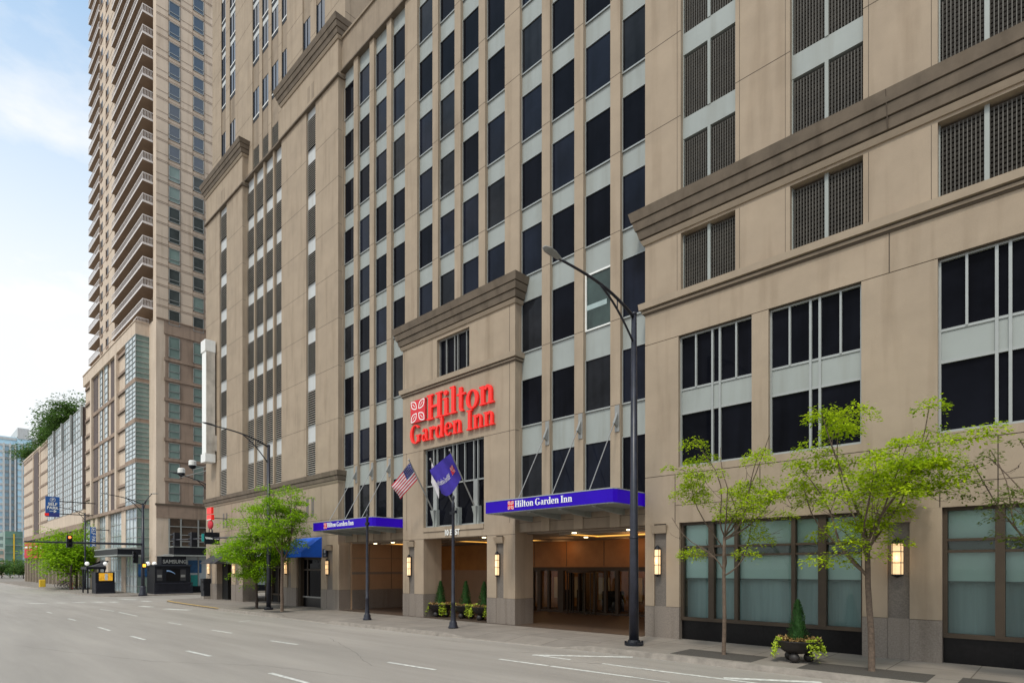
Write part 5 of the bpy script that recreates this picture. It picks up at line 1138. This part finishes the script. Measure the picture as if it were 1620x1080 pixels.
for i, (px, py, rz, w_, n_) in enumerate(((117, 648, 4.8, 5.2, 14000), (102, 668, 4.2, 5.6, 14000), (87, 686, 3.2, 4.8, 10000), (52, 709, 2.8, 5.5, 7000))):
    xx = X(px, 18.5); zz = Zp(px, py, 18.5)
    tree('roof_tree', ['dark roof tree nearest the apartment tower', 'dark roof tree, second from the tower', 'dark roof tree at the left end of the main clump', 'small dark roof tree standing alone farthest left'][i], (xx, 18.5, ZG_ - .7), max(.6, zz - rz - ZG_ + 1.4), (xx, 18.5, zz), (w_, 2.6, rz * .72), 12, n_, .38, 'leaf_dark', 60 + i, .2, 'bark_dark', sparse=0, twigs=7, cl=.95, group='trees on the garage roof')
# ------------------------------------------------------------------ far towers
fx_ = -420.0; ya, ym, yb3 = Y(-12, fx_), Y(27, fx_), Y(56, fx_); z1 = Zx(12, 690, fx_); z2 = Zx(40, 679, fx_)
t = thing('glass_tower', 'pale blue glass skyscraper far down the street on the left', 'building', (fx_, ym, 0))
mb = MB(); mb.box(fx_ - 40, fx_, ya, ym, -2, z1, 0); mb.box(fx_ - 40, fx_ + 2, ym, Y(49, fx_), -2, z2 - 6, 0); mb.box(fx_ - 40, fx_ + 1, Y(50, fx_), yb3, -2, z2 - 4, 1); mb.box(fx_ - 30, fx_ + 2.5, ym, Y(45, fx_), z2 - 6, z2, 1); mb.build('shaft', ['glass_far', 'spandrel_white'], t)
mb = MB(); z = 4
while z < z1: mb.box(fx_ - 2, fx_ + .6, ya, ym - .2, z, z + 1.2, 0); mb.box(fx_, fx_ + 2.4, ym, Y(49, fx_), z + 1.5, z + 2.0, 0); z += 3.6
for px in (4, 14, 22, 33, 41): yy = Y(px, fx_); mb.box(fx_, fx_ + 2.6, yy, yy + .7, 0, z1 - 4, 0)
mb.build('floor_band', 'spandrel_white', t)
fx2 = -300.0; t = thing('green_tower', 'dark green glass block far down the street with a yellow stripe', 'building', (fx2, Y(22, fx2), 0))
mb = MB(); zz = Zx(22, 840, fx2); mb.box(fx2 - 20, fx2, Y(8, fx2), Y(36, fx2), -2, zz, 0); mb.build('shaft', mat('green_far_glass', (.10, .19, .15), .4, .4, .15), t)
mb = MB(); mb.box(fx2, fx2 + .4, Y(21, fx2), Y(23, fx2), -2, zz - 1, 0); mb.build('stripe', 'yellow', t)
mb = MB(); z = 2
while z < zz - 2: mb.box(fx2, fx2 + .25, Y(8, fx2), Y(36, fx2), z, z + .35); z += 3
mb.build('floor_band', 'glass_green', t)
t = thing('stone_tower', 'pale stone building edge far down the street at the left border', 'building', (-260, Y(3, -260), 0))
mb = MB(); mb.box(-275, -260, Y(-8, -260), Y(7, -260), -2, Zx(3, 868, -260)); mb.build('wall', 'tower', t); mb = MB()
for i in range(5): mb.box(-260, -259.8, Y(-6, -260), Y(5, -260), 2 + i * 2.4, 3.2 + i * 2.4)
mb.build('window_band', 'glass_green', t)
for i, (px, xx, h_) in enumerate(((3, -190, 4.6), (16, -200, 4.2), (30, -210, 5.2), (37, -180, 4.4))):
    yy = Y(px, xx); tree('street_tree', ['small far street tree at the left border', 'small far street tree under the green tower', 'small far street tree right of the green tower', 'small far street tree by the red banners'][i], (xx, yy, gz(-70)), 1.6, (xx, yy, h_ * .62), (2.4, 2.6, h_ * .42), 7, 1500, .5, 'leaf_dark', 90 + i, .1, 'bark_dark', twigs=4, cl=.8)
# ------------------------------------------------------------------ parking sign and banner
sx_ = -86.0; y0, y1 = Y(72, sx_), Y(94.5, sx_); z0, z1 = Zx(83, 817, sx_), Zx(83, 785, sx_)
t = thing('parking_sign', 'blue SELF PARK sign board with white P and arrow above the far sidewalk', 'sign', (sx_, (y0 + y1) / 2, z0))
mb = MB(); mb.box(sx_ - .15, sx_, y0, y1, z0, z1); mb.build('board', 'sign_blue', t); mb = MB(); mb.box(sx_, sx_ + .02, y0, y1, z0, z0 + (z1 - z0) * .2); mb.build('lower_band', 'flag_navy', t)
yc = (y0 + y1) / 2; hh = z1 - z0
font('lettering', 'SELF', hh * .19, 'white', t, (sx_ + .03, yc, z0 + hh * .62), ROT_RIGHT, .01, 1.0, .01); font('lettering', 'PARK', hh * .19, 'white', t, (sx_ + .03, yc, z0 + hh * .44), ROT_RIGHT, .01, 1.0, .01); font('lettering', 'P', hh * .16, 'white', t, (sx_ + .03, yc, z0 + hh * .84), ROT_RIGHT, .01, 1.1, .01)
mb = MB()
for i in range(20):
    a_, b_ = i * .314, (i + 1) * .314; r_ = hh * .11
    mb.extr([(yc + r_ * math.cos(a_), z0 + hh * .845 + r_ * math.sin(a_)), (yc + r_ * math.cos(b_), z0 + hh * .845 + r_ * math.sin(b_)), (yc + r_ * .88 * math.cos(b_), z0 + hh * .845 + r_ * .88 * math.sin(b_)), (yc + r_ * .88 * math.cos(a_), z0 + hh * .845 + r_ * .88 * math.sin(a_))], lambda u, v, d: (sx_ + d, u, v), .02, .03)
mb.box(sx_ + .02, sx_ + .03, yc - .3, yc + .25, z0 + hh * .27, z0 + hh * .29)
mb.extr([(yc + .38, z0 + hh * .28), (yc + .1, z0 + hh * .28 + .2), (yc + .1, z0 + hh * .28 + .1), (yc + .25, z0 + hh * .28), (yc + .1, z0 + hh * .28 - .1), (yc + .1, z0 + hh * .28 - .2)], lambda u, v, d: (sx_ + d, u, v), .02, .032); mb.build('arrow', 'white', t)
mb = MB(); mb.box(sx_ + .02, sx_ + .04, yc - .75, yc - .35, z0 + .1, z0 + hh * .17); mb.build('red_mark', 'red', t)
mb = MB(); [mb.tube([(sx_ - .08, y1, z), (sx_ - .08, yb + .1, z)], .06, 6) for z in (z0 + .4, z1 - .5)]; mb.build('bracket', 'black', t)
vx = -79.0; y0, y1 = Y(143, vx), Y(152, vx); z0, z1 = Zx(147, 864, vx), Zx(147, 833, vx)
t = thing('blue_banner', 'narrow vertical blue banner sign on the apartment podium', 'banner', (vx, y0, z0)); mb = MB(); mb.box(vx - .2, vx, y0, y1, z0, z1); mb.build('panel', 'sign_blue', t)
font('lettering', 'SELF PARK', .5, 'white', t, (vx + .02, (y0 + y1) / 2, (z0 + z1) / 2), ROT_RIGHT @ Matrix.Rotation(R(-90), 3, 'Z'), .01)
mb = MB(); [mb.tube([(vx - .1, y1, z), (vx - .1, yb + .1, z)], .05, 6) for z in (z0 + .3, z1 - .3)]; mb.build('bracket', 'black', t)
# ------------------------------------------------------------------ subway kiosks
def globe(mb_p, x_, y_, z_, t):
    mb = MB(); mb.ball((x_, y_, z_), .2, 0, 12, 8); mb.build('globe', 'globe', t, smooth=True); mb = MB(); mb.tube([(x_, y_, z_ - .7), (x_, y_, z_ - .15)], .04, 6); mb.build('globe_stem', 'black', t)
kx = -63.6; g0 = gz(kx); y0, y1 = Y(245, kx), Y(301, kx); zx = lambda py: Zx(275, py, kx)
t = thing('subway_kiosk', 'black street kiosk with peaked top and white SAMSUNG lettering at the far corner', 'kiosk', (kx, (y0 + y1) / 2, g0), 'black subway entrance kiosks')
mb = MB(); mb.box(kx - 2.6, kx, y0, y1, g0, zx(895)); mb.fr((kx - 2.7, kx + .12, y0 - .12, y1 + .12), (kx - 2.6, kx, y0, y1), zx(895), zx(892.5)); mb.build('body', 'black', t)
ya_, yb_ = Y(256, kx), Y(295, kx); mb = MB(); mb.box(kx - 1.9, kx - .1, ya_, yb_, zx(892.5), zx(879.5)); mb.build('sign_box', 'black', t); mb = MB(); mb.fr((kx - 2.0, kx, ya_ - .1, yb_ + .1), (kx - 1.5, kx - .5, ya_ + .6, yb_ - .6), zx(879.5), zx(876)); mb.build('roof', 'alu_mid', t)
font('lettering', 'SAMSUNG', .50, 'alu', t, (kx - .08, (Y(266.5, kx) + Y(288, kx)) / 2, zx(888)), ROT_RIGHT, .01, .93, .012)
mb = MB()
n = 34
for i in range(n + 1): yy = y0 - .1 + (y1 - y0 + .2) * i / n; mb.box(kx + .25, kx + .3, yy - .025, yy + .025, g0 + .1, zx(922))
mb.box(kx + .22, kx + .33, y0 - .15, y1 + .15, zx(922) - .02, zx(922) + .07); mb.box(kx + .2, kx + .35, y0 - .15, y1 + .15, g0, g0 + .16); mb.build('railing', 'pole', t)
mb = MB(); mb.box(kx + .005, kx + .03, Y(263, kx), Y(285, kx), zx(918), zx(899)); pa_ = mb.build('poster', 'black_stone', t); mb = MB()
for i in range(12):
    u0, u1 = i / 12, (i + 1) / 12; Yy = lambda u: Y(263.5, kx) + (Y(277, kx) - Y(263.5, kx)) * u; zc = lambda u: zx(902) - .35 * u * u
    mb.quad([(kx + .035, Yy(u0), zc(u0) - .1 * (1 - u0)), (kx + .035, Yy(u1), zc(u1) - .1 * (1 - u1)), (kx + .035, Yy(u1), zc(u1) + .06), (kx + .035, Yy(u0), zc(u0) + .06)])
mb.build('poster_art', mat('swoosh', (.25, .4, .65), .5), pa_)
for px in (253, 290):
    mb = MB(); mb.box(kx + .005, kx + .02, Y(px - 5, kx), Y(px + 4, kx), zx(918), zx(900)); mb.box(kx + .02, kx + .03, Y(px - 4, kx), Y(px + 3, kx), zx(912.5), zx(908.5), 1); mb.build('panel', ['awning_dark', 'alu_mid'], t)
globe(None, kx - .5, Y(245, kx) + .1, Zx(246, 891, kx), t); globe(None, kx - .2, Y(235, kx), Zx(235, 891, kx), t)
kx = -69.5; g0 = gz(kx); y0, y1 = Y(151, kx), Y(181.5, kx); zx = lambda py: Zx(165, py, kx)
t = thing('subway_kiosk', 'smaller black kiosk with bright orange advertising screen, left of the corner mast', 'kiosk', (kx, y0, g0), 'black subway entrance kiosks')
mb = MB(); mb.box(kx - 1.6, kx, y0 + .0, y1, g0, zx(904.5)); mb.build('body', 'black', t); mb = MB(); mb.box(kx + .01, kx + .08, Y(156.5, kx), Y(178, kx), zx(918), zx(905.8)); mb.build('screen', 'screen', t)
mb = MB(); mb.box(kx + .085, kx + .095, Y(165.5, kx), Y(170, kx), zx(917), zx(907)); mb.build('picture', 'poster_white', t)
n = 20; mb = MB()
for i in range(n + 1): yy = y0 + (y1 - y0) * i / n; mb.box(kx + .15, kx + .2, yy - .025, yy + .025, g0 + .1, zx(922))
mb.box(kx + .12, kx + .23, y0, y1, zx(922), zx(921)); mb.box(kx + .1, kx + .25, y0, y1, g0, g0 + .15); mb.build('railing', 'pole', t)
mb = MB(); yq0, yq1 = Y(138, kx - 2), Y(166, kx - 2)
for yy in (yq0, yq1 - .1): mb.box(kx - 2.1, kx - 2, yy, yy + .12, g0, zx(898)); mb.box(kx - 4.4, kx - 4.3, yy, yy + .12, g0, zx(898))
mb.box(kx - 4.5, kx - 1.9, yq0 - .1, yq1 + .1, zx(900), zx(896)); mb.build('portal', 'black', t)
mb = MB(); mb.fr((kx - 4.5, kx - 1.9, yq0 + .4, yq1), (kx - 3.6, kx - 2.8, yq0 + 2.0, yq1 - .1), zx(896), zx(886)); mb.build('roof', 'awning_dark', t)
globe(None, kx - 1.8, yq0 - .05, Zx(138, 891, kx - 1.8), t); globe(None, kx - 1.8, yq1, Zx(165, 891, kx - 1.8), t)
# ------------------------------------------------------------------ bicycles, bin, bollards, cones
def bike(label, x_, y_, rot, m):
    t = thing('bicycle', label, 'bicycle', (0, 0, 0), 'parked bicycles'); P = lambda u, v: (u, 0, v)
    for u in (-.52, .52):
        mb = MB(); mb.tube([(u + .33 * math.cos(i * .393), 0, .33 + .33 * math.sin(i * .393)) for i in range(17)], .022, 5, cap=False)
        for i in range(8): mb.tube([(u, 0, .33), (u + .32 * math.cos(i * .785), 0, .33 + .32 * math.sin(i * .785))], .005, 3)
        mb.build('wheel', 'black', t)
    mb = MB()
    for a, b in (((-.52, .33), (-.1, .3)), ((-.52, .33), (-.2, .75)), ((-.1, .3), (-.22, .85)), ((-.1, .3), (.38, .72)), ((-.2, .75), (.36, .8)), ((.52, .33), (.35, .95))): mb.tube([P(*a), P(*b)], .025, 6)
    mb.build('frame', m, t); mb = MB(); mb.tube([(.35, -.25, .98), (.33, 0, .95), (.35, .25, .98)], .018, 6); mb.build('handlebar', 'black', t); mb = MB(); mb.ball((-.23, 0, .9), .13, 0, 8, 6, (1, .5, .35)); mb.build('saddle', 'black', t)
    t.location = (x_, y_, gz(x_)); t.rotation_euler = (0, 0, rot)
for i, (px, py, rt, m_, lb) in enumerate(((98, 929, 1.9, 'black', 'leftmost dark bicycle in the row under the round tree'), (104, 930, 1.2, 'black', 'second dark bicycle in the row under the round tree'), (110, 930.5, 1.5, 'steel', 'grey bicycle in the middle of the row under the tree'), (116, 931, 1.1, 'lime', 'lime green bicycle at the right end of the row'), (122, 931, 1.7, 'lime', 'lime green bicycle nearest the kiosk'))):
    x_, y_, z_ = gp(px, py); bike(lb, x_, y_, rt, m_)
x_, y_, z_ = gp(325.5, 946.5); x_ += .2; h_ = Zp(325, 915, y_) - z_
t = thing('litter_bin', 'slim black litter bin at the hotel street corner', 'bin', (x_, y_, z_)); mb = MB(); mb.box(x_ - .34, x_ + .34, y_ - .3, y_ + .3, z_ + .22, z_ + h_); mb.box(x_ - .4, x_ + .28, y_ - .33, y_ + .33, z_ + h_ * .42, z_ + h_ + .03); mb.build('body', 'black', t); mb = MB(); mb.box(x_ - .38, x_ + .38, y_ - .34, y_ + .34, z_, z_ + .22); mb.build('foot', 'kerb', t); mb = MB(); mb.box(x_ - .12, x_ + .2, y_ - .345, y_ - .33, z_ + h_ * .8, z_ + h_ * .9); mb.build('slot', 'void', t)
for i, px in enumerate((64, 67, 70)):
    xx = -100.0; yy = Y(px, xx); t = thing('bollard', ['left yellow bollard', 'middle yellow bollard', 'right yellow bollard'][i] + ' of three by the far garage', 'bollard', (xx, yy, gz(-70)), 'yellow bollards'); mb = MB(); mb.lathe((xx, yy, gz(-70)), [(.16, 0), (.16, .9), (.12, .98), (.02, 1.0)], 10); mb.build('post', 'yellow', t)
for px, py, m_, lb in ((112.5, 930.5, 'red', 'small red round object by the bicycles'),):
    x_, y_, z_ = gp(px, py); t = thing('hydrant', 'short red fire hydrant beside the bicycles', 'hydrant', (x_, y_, z_)); mb = MB(); mb.lathe((x_, y_, z_), [(.2, 0), (.2, .06), (.14, .1), (.14, .55), (.18, .58), (.15, .7), (.03, .8)], 10); mb.build('barrel', 'red', t); mb = MB(); mb.tube([(x_ - .24, y_, z_ + .45), (x_ + .24, y_, z_ + .45)], .07, 8); mb.build('outlet', 'red', t)
# far cars
def car(label, x_, y_, m, s=1):
    z = gz(x_) - .13; t = thing('parked_car', label, 'car', (x_, y_, z), 'cars far down the street'); mb = MB(); L_, w_ = 2.2, .9
    mb.fr((x_ - L_, x_ + L_, y_ - w_, y_ + w_), (x_ - L_ * .97, x_ + L_ * .97, y_ - w_ * .95, y_ + w_ * .95), z + .3, z + .85); mb.build('body', m, t); mb = MB(); mb.fr((x_ - L_ * .6, x_ + L_ * .55, y_ - w_ * .9, y_ + w_ * .9), (x_ - L_ * .4, x_ + L_ * .3, y_ - w_ * .72, y_ + w_ * .72), z + .85, z + 1.4); mb.build('cabin', 'glass_dark', t)
    for a in (-1.35, 1.35):
        for b in (-w_, w_): mb = MB(); mb.tube([(x_ + a, y_ + b - .1, z + .32), (x_ + a, y_ + b + .1, z + .32)], .32, 14); mb.build('wheel', 'black', t)
car('dark car far down the street by the kerb at the left border', -150, 10.3, 'black'); car('silver car far down the street behind the dark car', -162, 10.3, 'alu')
